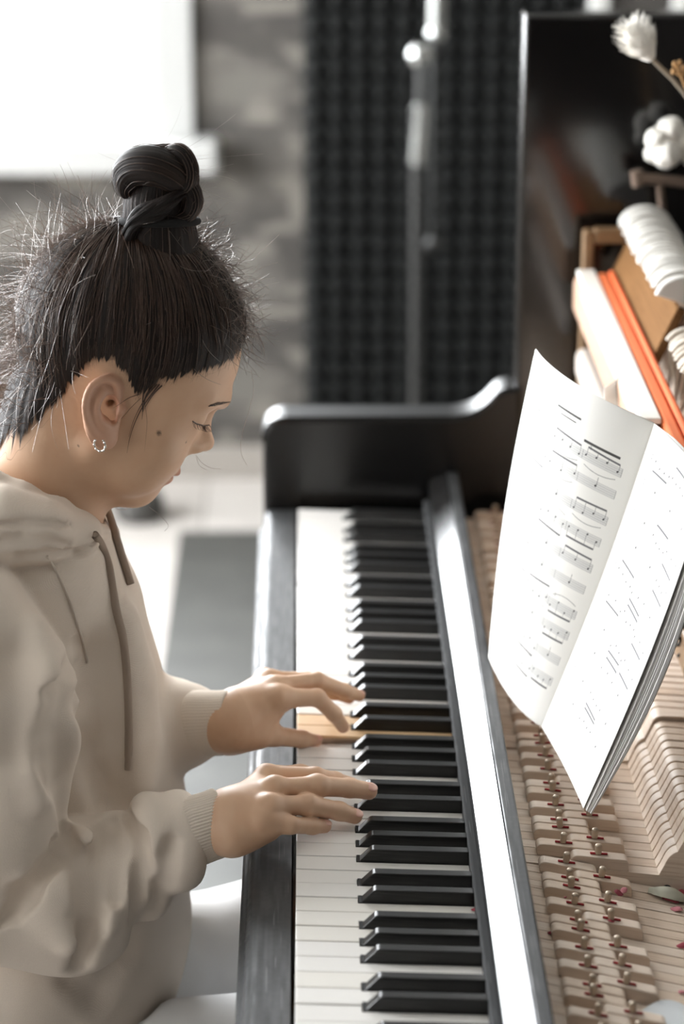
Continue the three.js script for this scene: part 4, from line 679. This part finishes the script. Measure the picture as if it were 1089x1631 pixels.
lock([BZ(205, 296, -0.01, 10), BZ(222, 256, -0.006, 22), BZ(254, 245, -0.004, 14), BZ(284, 250, -0.006, 16), BZ(300, 280, -0.008, 16), BZ(300, 320, -0.006, 10)]);
lock([BZ(262, 262, 0.01, 8), BZ(270, 246, 0.02, 12), BZ(288, 246, 0.026, 15), BZ(300, 268, 0.028, 15), BZ(296, 292, 0.026, 14), BZ(278, 304, 0.022, 8)]);
lock([BZ(284, 290, 0.02, 8), BZ(302, 300, 0.022, 15), BZ(306, 322, 0.02, 16), BZ(296, 342, 0.02, 13), BZ(276, 350, 0.026, 6)]);
for (let k = 0; k < 14; k++) { const y0 = rr(296, 322), a = rr(0, 1); lock([BZ(lerp(296, 276, a), y0, 0.030, 2), BZ(lerp(270, 246, a), y0 + rr(12, 24), 0.0355, rr(5, 9)), BZ(lerp(230, 205, a), y0 + rr(34, 50), 0.034, rr(4, 7)), BZ(lerp(206, 182, a) + rr(-6, 6), y0 + rr(62, 92), 0.026, 1.2)], 'gathered_lock', bun, lockM, 20, 8); }
const strandM = phy({ color: 0x4b382d, roughness: 0.38 });
{   // single strands lying on the coils
  const list = [];
  for (const m of [...bun.children]) {
    const P = m.geometry.attributes.position, rad = P.count > 1200 ? 40 : P.count > 400 ? 20 : 8, seg = Math.round((P.count - 2) / (rad + 1)) - 1, N = m.geometry.attributes.normal; if (rad === 8) continue;
    for (let k = 0; k < 46; k++) { let j = rr(0, rad); const s0 = Math.floor(rr(1, seg * 0.6)), s1 = Math.min(seg - 1, s0 + Math.floor(rr(seg * 0.25, seg * 0.7))), tw = rr(-0.06, 0.06), pts = []; for (let s = s0; s <= s1; s += 2) { j += tw; const q = (Math.floor(j) % rad + rad) % rad, a = s * (rad + 1) + q, h = 0.0003 + 0.0007 * rnd(); pts.push(V(P.getX(a) + N.getX(a) * h, P.getY(a) + N.getY(a) * h, P.getZ(a) + N.getZ(a) * h)); } if (pts.length > 2) { const r = rr(0.00022, 0.00045); list.push(tube(pts, (t) => r * (1 - 0.6 * Math.abs(2 * t - 1)), 14, 4)); } }
  }
  const m = obj('strands', merge(list), strandM, bun); m.userData.kind = 'stuff';
}
obj('hair_tie', (() => { const c = []; for (let k = 0; k < 24; k++) { const a = k / 24 * 6.283, p = BZ(254 + 60 * Math.cos(a), 352 - 9 * Math.cos(a) * 0 + 4 * Math.sin(a), 0.034 * Math.sin(a), 1).p; c.push(p); } return tube(c, 0.0035, 60, 8, true); })(), std({ color: 0x0e0d0d, roughness: 0.9 }), bun);
// loose hair that hangs behind the far shoulder, and fly-away strands
const looseM = phy({ color: 0x8a6a53, roughness: 0.4, transmission: 0.5, thickness: 0, ior: 2.4 });  // paler brown than the bun: backlight put into the colour
{
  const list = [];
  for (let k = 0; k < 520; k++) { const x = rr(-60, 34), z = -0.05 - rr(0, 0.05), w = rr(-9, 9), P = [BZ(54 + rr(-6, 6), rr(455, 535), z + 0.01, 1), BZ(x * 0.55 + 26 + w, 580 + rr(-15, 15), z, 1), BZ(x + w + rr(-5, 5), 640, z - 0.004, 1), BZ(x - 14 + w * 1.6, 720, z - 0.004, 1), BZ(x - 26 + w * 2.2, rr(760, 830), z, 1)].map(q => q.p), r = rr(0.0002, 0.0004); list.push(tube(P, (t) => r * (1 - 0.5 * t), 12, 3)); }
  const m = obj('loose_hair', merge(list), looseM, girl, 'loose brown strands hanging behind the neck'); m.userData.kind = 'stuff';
}
const flyM = phy({ color: 0x86664f, roughness: 0.3, transmission: 0.45, thickness: 0, ior: 2.6, specularIntensity: 1 });  // lighter than the combed hair: rim light partly put into the strand colour
{
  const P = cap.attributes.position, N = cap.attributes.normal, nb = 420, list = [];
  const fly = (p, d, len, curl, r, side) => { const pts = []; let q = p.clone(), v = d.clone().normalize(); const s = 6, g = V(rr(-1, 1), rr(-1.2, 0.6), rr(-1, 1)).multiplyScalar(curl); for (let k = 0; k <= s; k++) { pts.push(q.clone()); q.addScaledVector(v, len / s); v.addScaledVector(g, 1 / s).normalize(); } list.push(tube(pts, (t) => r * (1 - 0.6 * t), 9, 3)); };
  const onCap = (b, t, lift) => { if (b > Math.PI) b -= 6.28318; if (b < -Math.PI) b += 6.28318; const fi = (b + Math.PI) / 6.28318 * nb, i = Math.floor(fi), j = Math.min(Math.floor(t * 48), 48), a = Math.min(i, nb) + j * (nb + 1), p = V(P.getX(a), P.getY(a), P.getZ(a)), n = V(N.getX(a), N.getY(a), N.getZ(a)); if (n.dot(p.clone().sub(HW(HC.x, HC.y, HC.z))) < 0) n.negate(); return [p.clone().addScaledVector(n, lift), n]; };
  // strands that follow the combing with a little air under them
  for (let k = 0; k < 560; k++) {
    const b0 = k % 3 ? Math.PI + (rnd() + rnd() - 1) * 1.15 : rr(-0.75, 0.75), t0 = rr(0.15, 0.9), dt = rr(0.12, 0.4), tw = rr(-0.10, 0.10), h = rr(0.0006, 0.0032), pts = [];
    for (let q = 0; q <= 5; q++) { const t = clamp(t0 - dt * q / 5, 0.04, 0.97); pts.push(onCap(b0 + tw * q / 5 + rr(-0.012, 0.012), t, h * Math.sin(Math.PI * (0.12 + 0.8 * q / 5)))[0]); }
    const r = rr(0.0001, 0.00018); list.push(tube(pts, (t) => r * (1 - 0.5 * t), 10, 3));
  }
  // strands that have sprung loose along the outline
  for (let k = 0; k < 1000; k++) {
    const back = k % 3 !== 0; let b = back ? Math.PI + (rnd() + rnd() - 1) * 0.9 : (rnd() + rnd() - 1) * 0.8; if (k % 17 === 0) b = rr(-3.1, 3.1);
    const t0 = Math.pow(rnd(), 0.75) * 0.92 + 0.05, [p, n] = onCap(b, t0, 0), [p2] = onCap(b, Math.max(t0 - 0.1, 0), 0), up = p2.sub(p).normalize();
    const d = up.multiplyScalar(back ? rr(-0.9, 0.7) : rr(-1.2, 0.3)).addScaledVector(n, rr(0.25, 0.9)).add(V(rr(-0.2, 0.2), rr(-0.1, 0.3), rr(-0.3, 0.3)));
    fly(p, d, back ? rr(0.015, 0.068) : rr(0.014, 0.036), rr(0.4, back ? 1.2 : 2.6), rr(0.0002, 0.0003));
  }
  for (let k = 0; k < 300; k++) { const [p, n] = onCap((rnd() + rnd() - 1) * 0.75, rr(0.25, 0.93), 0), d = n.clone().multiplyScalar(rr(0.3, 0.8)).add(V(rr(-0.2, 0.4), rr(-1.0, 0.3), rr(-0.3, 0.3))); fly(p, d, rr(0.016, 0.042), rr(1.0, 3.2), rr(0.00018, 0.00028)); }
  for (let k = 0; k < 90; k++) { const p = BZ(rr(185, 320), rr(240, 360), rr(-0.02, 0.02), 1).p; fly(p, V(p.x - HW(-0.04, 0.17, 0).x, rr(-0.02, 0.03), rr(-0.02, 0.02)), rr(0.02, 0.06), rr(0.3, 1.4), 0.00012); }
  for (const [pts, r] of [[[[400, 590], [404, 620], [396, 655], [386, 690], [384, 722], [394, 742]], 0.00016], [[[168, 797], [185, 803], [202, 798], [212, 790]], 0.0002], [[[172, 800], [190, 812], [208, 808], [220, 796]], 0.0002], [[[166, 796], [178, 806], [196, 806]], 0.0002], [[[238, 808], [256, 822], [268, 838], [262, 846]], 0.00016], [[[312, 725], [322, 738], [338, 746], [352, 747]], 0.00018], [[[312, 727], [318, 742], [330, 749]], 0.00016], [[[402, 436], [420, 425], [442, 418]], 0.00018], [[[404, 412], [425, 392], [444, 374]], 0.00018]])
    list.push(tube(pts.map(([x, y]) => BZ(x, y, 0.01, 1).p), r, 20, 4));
  const dark = [];
  for (let k = 0; k < 420; k++) { const b0 = rr(0.5, 2.6), t0 = rr(0.3, 0.95), dt = rr(0.2, 0.5), tw = rr(-0.05, 0.05), h = rr(0.0003, 0.0012), pts = []; for (let q = 0; q <= 6; q++) pts.push(onCap(b0 + tw * q / 6 + rr(-0.004, 0.004), clamp(t0 - dt * q / 6, 0.05, 0.96), h)[0]); const r = rr(0.0002, 0.0004); dark.push(tube(pts, (t) => r * (1 - 0.6 * Math.abs(2 * t - 1)), 12, 4)); }
  for (let k = 0; k < 1100; k++) {   // short hairs that soften the hairline
    const b0 = rr(-0.2, 3.0), t1 = rr(0.90, 0.985), [q0] = onCap(b0, t1 - 0.12, 0.0012), [q1] = onCap(b0 + rr(-0.01, 0.01), t1 - 0.05, 0.0009), [q2] = onCap(b0 + rr(-0.015, 0.015), t1, 0.0006), ex = q2.clone().sub(q1).multiplyScalar(rr(0.2, 1.1)), q3 = q2.clone().add(ex), w = headCoreW(q3.x, q3.y, q3.z); if (w > 0.0025 || w < -0.004) continue;
    const r = rr(0.00012, 0.00022); dark.push(tube([q0, q1, q2, q3], (t) => r * (1 - 0.8 * t), 9, 3));
  }
  const dm = obj('combed_strands', merge(dark), strandM, girl); dm.userData.kind = 'stuff';
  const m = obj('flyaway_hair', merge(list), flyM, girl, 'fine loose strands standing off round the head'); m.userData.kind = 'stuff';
}
// dark wisps before the ear, brow and lashes lie on the skin
const onSkin = (pts, lift) => pts.map(([x, y]) => { const p = hit(headNeck, x, y); return p && p.addScaledVector(ray(x, y).normalize(), -lift); }).filter(Boolean);
{
  const wm = phy({ color: 0x4a372c, roughness: 0.5 }), list = [];
  for (const [pts, r] of [[[[254, 612], [240, 630], [226, 650], [214, 675], [206, 700], [202, 722]], 0.0011], [[[250, 612], [236, 628], [222, 650], [212, 672], [205, 696]], 0.0009], [[[248, 608], [232, 632], [228, 650], [226, 668]], 0.0016], [[[242, 604], [230, 622], [227, 640], [227, 660]], 0.0018], [[[222, 628], [205, 634], [190, 644], [180, 650]], 0.0005], [[[224, 634], [208, 650], [196, 664], [186, 674]], 0.0004], [[[230, 640], [234, 670], [232, 700], [230, 720]], 0.0003], [[[258, 614], [246, 626], [236, 640], [228, 655]], 0.0012]])
    list.push(tube(onSkin(pts, 0.0008), (t) => r * 0.6 * (1 - 0.85 * t), 20, 6));
  obj('temple_wisps', merge(list), wm, girl);
  const br = []; for (let k = 0; k < 90; k++) { const t = rnd(), x = lerp(336, 369, t), y = lerp(646.5, 640, Math.pow(t, 0.7)) + rr(-2.2, 2.2) * Math.sin(Math.PI * clamp(t + 0.15, 0, 1)); const [a, b] = onSkin([[x, y], [x - 5.5, y + rr(-0.4, 1.8)]], 0.0003); if (a && b && a.distanceTo(b) < 0.012) br.push(rod(b, a, 0.0001, 0.00022, 4)); }
  if (br.length) obj('eyebrow', merge(br), wm, girl);
  const la = []; let line = onSkin([[307, 671], [313, 675], [320, 677], [327, 678], [333, 677]], 0.0004); if (line.length < 2) line = [HW(0.08,0.01,0.03), HW(0.07,0.01,0.04)]; la.push(tube(line, 0.0006, 20, 6));
  for (let k = 0; k < 16; k++) { const t = k / 15, a = new THREE.CatmullRomCurve3(line).getPointAt(t), b = a.clone().add(V(lerp(0.0005, 0.004, t) + rr(-0.0008, 0.0008), -0.0045, 0.0015)), c = b.clone().add(V(0.0016, -0.0008, 0)); la.push(tube([a, a.clone().lerp(b, 0.6), b, c], (s) => 0.0003 * (1 - 0.7 * s), 8, 4)); }
  obj('eyelashes', merge(la), wm, girl);
}
// hoop earring with small stones
{
  const silver = std({ color: 0xd8d4cc, metalness: 1, roughness: 0.16 }), e = partGroup('earring', girl), c = hit(headNeck, 158, 700).add(V(0.0005, -0.0038, 0.003));
  const ring = new THREE.TorusGeometry(0.0056, 0.0008, 10, 36, Math.PI * 1.55).rotateZ(2.4).rotateY(-0.5).translate(c.x, c.y, c.z); obj('hoop', ring, silver, e);
  for (let k = 0; k < 7; k++) { const a = 2.5 + k * 0.72, p = V(0.0056 * Math.cos(a), 0.0056 * Math.sin(a), 0).applyAxisAngle(V(0, 1, 0), -0.5).add(c); obj('stone', new THREE.OctahedronGeometry(0.0012, 1).translate(p.x, p.y, p.z + 0.0004), phy({ color: 0xf2efe9, metalness: 0.6, roughness: 0.08 }), e); }
}

// clothes
const weave = tex(256, 256, (u, v) => clamp(0.5 + 0.25 * Math.sin(u * 6.283 * 48) * Math.sin(v * 6.283 * 48) + 0.3 * (vnoise(u * 128, v * 128, 128, 128) - 0.5), 0, 1), false, [1 / 0.05, 1 / 0.05]);
const fleece = phy({ color: 0xe3d6c8, roughness: 0.95, bumpMap: weave, bumpScale: 0.0004, sheen: 0.3, sheenRoughness: 0.6, sheenColor: new THREE.Color(0.9, 0.86, 0.8) });
const neckHole = union([cone(NB.clone().add(V(-0.004, 0, 0)), HW(-0.034, -0.03, 0), 0.062, 0.053), cone(V(-0.232, 0.9, 0.02), HW(0.0, -0.055, 0), 0.044, 0.037)], 0.03);
const hoodRoll = chain([PZ(160, 850, 0.035, 17), PZ(120, 852, 0.075, 30), PZ(60, 845, 0.105, 46), PZ(0, 838, 0.11, 60), PZ(-70, 815, 0.075, 72), PZ(-95, 800, 0.01, 78), PZ(-60, 790, -0.06, 70), PZ(20, 812, -0.085, 50), PZ(110, 835, -0.06, 32), PZ(172, 850, -0.005, 18)], 0.02);
const hoodUpper = chain([PZ(148, 838, 0.06, 10), PZ(90, 815, 0.082, 18), PZ(30, 795, 0.09, 26), PZ(-20, 780, 0.085, 30), PZ(-70, 770, 0.05, 32), PZ(-70, 770, -0.03, 32), PZ(0, 780, -0.07, 24), PZ(110, 812, -0.05, 16), PZ(166, 812, 0.0, 7)], 0.015);
function disc(px, py, z, rpx, tpx, ax) {   // thick rounded disc across the arm, for bunched cloth
  const c = UZ(px, py, z), m = pxm(c), r = tpx * m, R = rpx * m - r; ax = ax.clone().normalize(); const cx = c.x, cy = c.y, cz = c.z, ux = ax.x, uy = ax.y, uz = ax.z;
  return (x, y, z2) => { const dx = x - cx, dy = y - cy, dz = z2 - cz, t = dx * ux + dy * uy + dz * uz, q = Math.sqrt(Math.max(dx * dx + dy * dy + dz * dz - t * t, 0)), a = Math.max(q - R, 0); return Math.sqrt(a * a + t * t) - r; };
}
const upperArm = union([cone(RS, UZ(24, 1120, 0.175), 0.066, 0.056), cone(UZ(24, 1120, 0.175), UZ(-14, 1320, 0.20), 0.055, 0.063)], 0.03);
const foreA = union([capP(PZ(-30, 1425, 0.205, 112), PZ(110, 1428, 0.19, 112)), capP(PZ(110, 1428, 0.19, 112), PZ(190, 1392, 0.178, 92))], 0.03);
const bunch2 = union([disc(196, 1386, 0.174, 92, 26, V(0.9, 0.28, -0.25)), disc(216, 1368, 0.172, 84, 26, V(0.9, 0.3, -0.3))], 0.016), bunch1 = union([disc(248, 1341, 0.182, 84, 30, V(0.93, 0.14, -0.28)), disc(287, 1337, 0.176, 82, 30, V(0.96, -0.02, -0.3))], 0.014);
const sleeveR = (x, y, z) => { let d = smin(foreA(x, y, z), bunch2(x, y, z), 0.012); d = smin(d, bunch1(x, y, z), 0.004); return smin(d, upperArm(x, y, z), 0.005); };
const sleeveL = union([cone(LS, LE, 0.064, 0.058), cone(LE, UY(285, 1160, 0.742), 0.056, 0.040), capP(PY(275, 1140, 0.748, 52), PY(330, 1152, 0.752, 46))], 0.02);
const hem = (() => { const t = torso(0); return t; })();
const lap = union([capP(PZ(40, 1560, 0.10, 130), PZ(180, 1490, 0.03, 84)), capP(PZ(180, 1490, 0.03, 84), PZ(205, 1440, -0.02, 66))], 0.04);
const hoodie0 = (x, y, z) => {
  let d = smin(torso(0)(x, y, z), 1, 0.01); return d;
};
const tor = torso(0);
const hoodieBase = (x, y, z) => { let d = smin(tor(x, y, z), lap(x, y, z), 0.04); d = smin(d, sleeveR(x, y, z), 0.006); d = smin(d, sleeveL(x, y, z), 0.014); d = smin(d, hoodRoll(x, y, z), 0.005); d = smin(d, hoodUpper(x, y, z), 0.004); return smax(d, -neckHole(x, y, z), 0.004); };
// folds: grooves and ridges laid along lines found on the cloth
const folds = [];
function crease(pts, r0, depth, k = 0.012, ridge = 0) { const P = pts.map(([x, y]) => hit(hoodieBase, x, y)).filter(Boolean), n = P.length; if (n < 2) return; const l = []; for (let i = 0; i + 1 < n; i++) { const f = (q) => r0 * Math.pow(Math.sin(Math.PI * (0.12 + 0.76 * q / (n - 1))), 0.6), off = (q, j) => P[j].clone().addScaledVector(ray(pts[j][0], pts[j][1]).normalize(), -(f(q) - depth)); l.push(cone(off(i, i), off(i + 1, i + 1), f(i), f(i + 1))); } folds.push([union(l, 0.004), k, false]); }
function ridge(pts, r0, out, k = 0.014) { const P = pts.map(([x, y]) => hit(hoodieBase, x, y)).filter(Boolean), n = P.length; if (n < 2) return; const l = []; for (let i = 0; i + 1 < n; i++) { const f = (q) => r0 * (0.35 + 0.65 * Math.sin(Math.PI * q / (n - 1))), c = (q) => P[q].clone().addScaledVector(ray(pts[q][0], pts[q][1]).normalize(), f(q) - out); l.push(cone(c(i), c(i + 1), f(i), f(i + 1))); } folds.push([union(l, 0.004), k, true]); }
// near sleeve
ridge([[112, 1322], [140, 1350], [166, 1410], [172, 1480]], 0.018, 0.006, 0.012);
ridge([[40, 1400], [80, 1440], [110, 1500]], 0.02, 0.006, 0.016);
crease([[272, 1345], [264, 1385], [258, 1415], [252, 1445]], 0.009, 0.009, 0.010);
crease([[82, 1340], [88, 1364], [102, 1372]], 0.009, 0.011, 0.005);
crease([[104, 1328], [126, 1370], [138, 1420], [142, 1450]], 0.010, 0.010, 0.008);
crease([[160, 1325], [158, 1390], [142, 1460], [126, 1540]], 0.013, 0.013, 0.012);
crease([[180, 1306], [188, 1360], [184, 1430]], 0.011, 0.009, 0.009);
crease([[66, 1376], [42, 1420], [22, 1455]], 0.012, 0.011, 0.010);
crease([[205, 1300], [222, 1335], [226, 1390], [216, 1460]], 0.009, 0.009, 0.006);
crease([[104, 1322], [82, 1372], [48, 1420], [0, 1470]], 0.008, 0.009, 0.005);
ridge([[56, 1000], [66, 1080], [56, 1180], [62, 1270]], 0.022, 0.006, 0.018);
crease([[26, 1040], [36, 1120], [28, 1200]], 0.016, 0.007, 0.02);
crease([[90, 1120], [72, 1180], [80, 1250]], 0.012, 0.006, 0.012);
// body front, under the arm
crease([[140, 1056], [139, 1120], [150, 1200], [168, 1280]], 0.013, 0.010, 0.014);
ridge([[158, 1060], [160, 1130], [172, 1200], [186, 1270]], 0.016, 0.005, 0.014);
crease([[112, 1100], [104, 1170], [106, 1250], [104, 1300]], 0.014, 0.010, 0.014);
crease([[165, 1040], [170, 1110], [180, 1180], [190, 1260]], 0.02, 0.004, 0.03);
ridge([[200, 990], [206, 1080], [214, 1180], [222, 1250]], 0.02, 0.004, 0.03);
crease([[128, 1030], [112, 1075], [84, 1100]], 0.010, 0.006, 0.010);
crease([[120, 1560], [160, 1580], [200, 1520], [235, 1470]], 0.014, 0.005, 0.02);
// hood
crease([[-10, 836], [40, 834], [90, 836], [112, 837]], 0.004, 0.005, 0.0035);
crease([[-10, 866], [40, 860], [80, 866], [110, 868]], 0.006, 0.004, 0.006);
crease([[-10, 905], [30, 890], [75, 884], [120, 878], [150, 864]], 0.005, 0.006, 0.004);
const hoodie = (x, y, z) => { let d = hoodieBase(x, y, z); if (d > 0.05 || d < -0.05) return d; for (const [f, k, add] of folds) d = add ? smin(d, f(x, y, z), k) : smax(d, -f(x, y, z), k); const n = vnoise(x * 26 + 50, y * 22 + z * 9 + 50) - 0.5, m = vnoise(x * 60 + 11, y * 44 + z * 30 + 80) - 0.5; return d + n * 0.0026 + m * 0.0005; };
const hood = obj('hoodie', meshSDF(hoodie, [-0.48, 0.36, -0.26], [0.02, 1.06, 0.32], 0.0034), fleece, girl);
// ribbed cuffs
const ribMat = phy({ color: 0xe4d8ca, roughness: 0.95, bumpMap: weave, bumpScale: 0.0003, sheen: 0.3, sheenRoughness: 0.6, sheenColor: new THREE.Color(0.9, 0.86, 0.8) });
function cuff(A, B, rA, rB, amp, tilt) {
  const ax = B.clone().sub(A), L = ax.length(); ax.normalize(); const s = V(0, 1, 0).cross(ax).normalize(), u = ax.clone().cross(s), pos = [], uv = [], idx = [], n = 264, rows = [[0, rA * 0.97], [0.15, rA * 1.03], [0.4, lerp(rA, rB, 0.35)], [0.7, lerp(rA, rB, 0.7) * 0.985], [0.95, rB * 1.0], [1.0, rB * 0.985], [1.005, rB * 0.94], [0.97, rB * 0.9], [0.6, rB * 0.87]];
  rows.forEach(([t, r], j) => { for (let i = 0; i <= n; i++) { const a = i / n * 6.28318, rib = j < 5 ? amp * Math.cos(a * 66) : 0, c = Math.cos(a), d = Math.sin(a), off = t * L + tilt * c * r * t; const p = A.clone().addScaledVector(ax, off).addScaledVector(u, c * (r + rib) * 1.05).addScaledVector(s, d * (r + rib) * 0.95); pos.push(p.x, p.y, p.z); uv.push(a * r, t * L); } });
  for (let j = 0; j + 1 < rows.length; j++) for (let i = 0; i < n; i++) { const a = i + j * (n + 1), c = a + n + 1; idx.push(a, a + 1, c, c, a + 1, c + 1); }
  const g = new THREE.BufferGeometry(); g.setAttribute('position', new THREE.Float32BufferAttribute(pos, 3)); g.setAttribute('uv', new THREE.Float32BufferAttribute(uv, 2)); g.setIndex(idx); g.computeVertexNormals(); return g;
}
obj('cuff', cuff(UY(296, 1328, 0.729), UY(366, 1305, 0.735), 0.0285, 0.0290, 0.0006, -0.25), ribMat, hood);
obj('cuff', cuff(UY(305, 1154, 0.751), UY(361, 1151, 0.757), 0.0300, 0.0290, 0.00015, 0.2), ribMat, hood);
// drawstrings
const cordMat = std({ color: 0xb9a898, roughness: 0.95, bumpMap: withRep(weave, 1, 200), bumpScale: 0.0004 });
const onCloth = (pts, lift) => pts.map(([x, y]) => { const p = hit(hoodie, x, y); return p && p.addScaledVector(ray(x, y).normalize(), -lift); }).filter(Boolean);
obj('drawstring', tube(onCloth([[151, 852], [164, 874], [173, 900], [179, 935], [186, 975], [195, 1012], [201, 1060], [204, 1110], [205, 1170], [204, 1226]], 0.0016), (t) => t > 0.955 ? 0.0033 : 0.0037, 90, 10), cordMat, hood);
obj('drawstring', tube(onCloth([[166, 812], [174, 835], [182, 862], [192, 895], [203, 930]], 0.0006).map(p => p.add(V(0.003, 0, 0))), 0.0034, 50, 10), cordMat, hood);
obj('seam', tube(onCloth([[75, 886], [88, 908], [98, 928], [108, 952], [116, 974], [124, 998], [131, 1020], [136, 1040], [139, 1056]], 0.0002), 0.0014, 60, 6), fleece, hood);
// trousers
let trouserF;
const cotton = phy({ color: 0xf2f2f2, roughness: 0.85, bumpMap: weave, bumpScale: 0.0003, sheen: 0.2, sheenRoughness: 0.5, sheenColor: new THREE.Color(1, 1, 1) });
{
  const R = union([capP(PZ(60, 1735, 0.12, 150), PZ(300, 1742, 0.135, 138)), capP(PZ(300, 1742, 0.135, 138), [kneeR, 0.06]), cone(kneeR, footR.clone().add(V(0, 0.06, 0)), 0.06, 0.052)], 0.03);
  const L = union([capP(PZ(60, 1520, -0.03, 130), PZ(270, 1556, -0.065, 112)), capP(PZ(270, 1556, -0.065, 112), [kneeL, 0.06]), cone(kneeL, footL.clone().add(V(0, 0.06, 0)), 0.06, 0.052)], 0.03);
  const hips = ell(V(-0.28, 0.475, 0.02), 0.13, 0.085, 0.19);
  const w = [[[205, 1560], [250, 1510], [300, 1480]], [[300, 1480], [340, 1520], [360, 1560]], [[220, 1600], [250, 1570], [262, 1556]], [[210, 1620], [240, 1590], [270, 1580]]];
  const base = (x, y, z) => smin(smin(R(x, y, z), L(x, y, z), 0.012), hips(x, y, z), 0.03), cr = w.map(pts => { const P = pts.map(([x, y]) => hit(base, x, y)); return union([0, 1].map(i => cone(P[i].clone().addScaledVector(ray(...pts[i]).normalize(), -0.006), P[i + 1].clone().addScaledVector(ray(...pts[i + 1]).normalize(), -0.006), 0.009, 0.009)), 0.004); });
  const f = (x, y, z) => { let d = base(x, y, z); if (Math.abs(d) < 0.03) { for (const c of cr) d = smax(d, -c(x, y, z), 0.014); d += (vnoise(x * 22 + 40, y * 22 + z * 12 + 40) - 0.5) * 0.004; } return d; };
  trouserF = f; obj('trousers', meshSDF(f, [-0.45, 0.09, -0.24], [0.26, 0.62, 0.32], 0.0055), cotton, girl);
  for (const p of [footR, footL]) { const s = union([cone(V(p.x - 0.02, 0.035, p.z), V(p.x + 0.13, 0.03, p.z), 0.034, 0.03), cone(V(p.x, 0.05, p.z), V(p.x, 0.11, p.z), 0.038, 0.036)], 0.03); obj('shoe', meshSDF((x, y, z) => smax(s(x, y, z), 0.0075 - y, 0.004), [p.x - 0.09, 0, p.z - 0.06], [p.x + 0.2, 0.16, p.z + 0.06], 0.006), std({ color: 0xe8e6e2, roughness: 0.6 }), girl); }
}
{
  const hb = [HO.x - 0.16, HO.y - 0.17, -0.12], ht = [HO.x + 0.16, HO.y + 0.2, 0.16];
  const parts = [colour(meshSDF(headNeck, hb, ht, 0.0017), headColour), colour(meshSDF((x, y, z) => smax(bodyIn(x, y, z), Math.min(hoodie(x, y, z), trouserF(x, y, z)) + 0.012, 0.01), [-0.46, 0.02, -0.26], [0.25, 1.0, 0.30], 0.014), (x, y, z, o) => o.copy(skinBase))];
  for (const [f, W, A] of [[handR, RW, RA], [handL, LWr, LA]]) parts.push(colour(meshSDF(f, [A.x - 0.03, 0.69, Math.min(W.z, A.z) - 0.11], [0.1, 0.81, Math.max(W.z, A.z) + 0.07], 0.0013), handColour));
  obj('body', mergeGeometries(parts), skinMat, girl);
}
// the bench she sits on
{
  const t = thing('piano_bench', 'black padded piano bench under the girl', 'bench', [-0.33, 0, 0.02]), leather = std({ color: 0x161514, roughness: 0.45 });
  obj('seat', rbox(-0.17, 0.17, 0.338, 0.388, -0.3, 0.3, 0.018, 4), leather, t); obj('apron', rbox(-0.155, 0.155, 0.285, 0.339, -0.285, 0.285, 0.004), lacquer, t);
  for (const sx of [-1, 1]) for (const sz of [-1, 1]) obj('leg', rbox(sx * 0.13 - 0.018, sx * 0.13 + 0.018, 0.0065, 0.287, sz * 0.26 - 0.018, sz * 0.26 + 0.018, 0.004), lacquer, t);
}

renderer.render(scene, camera);
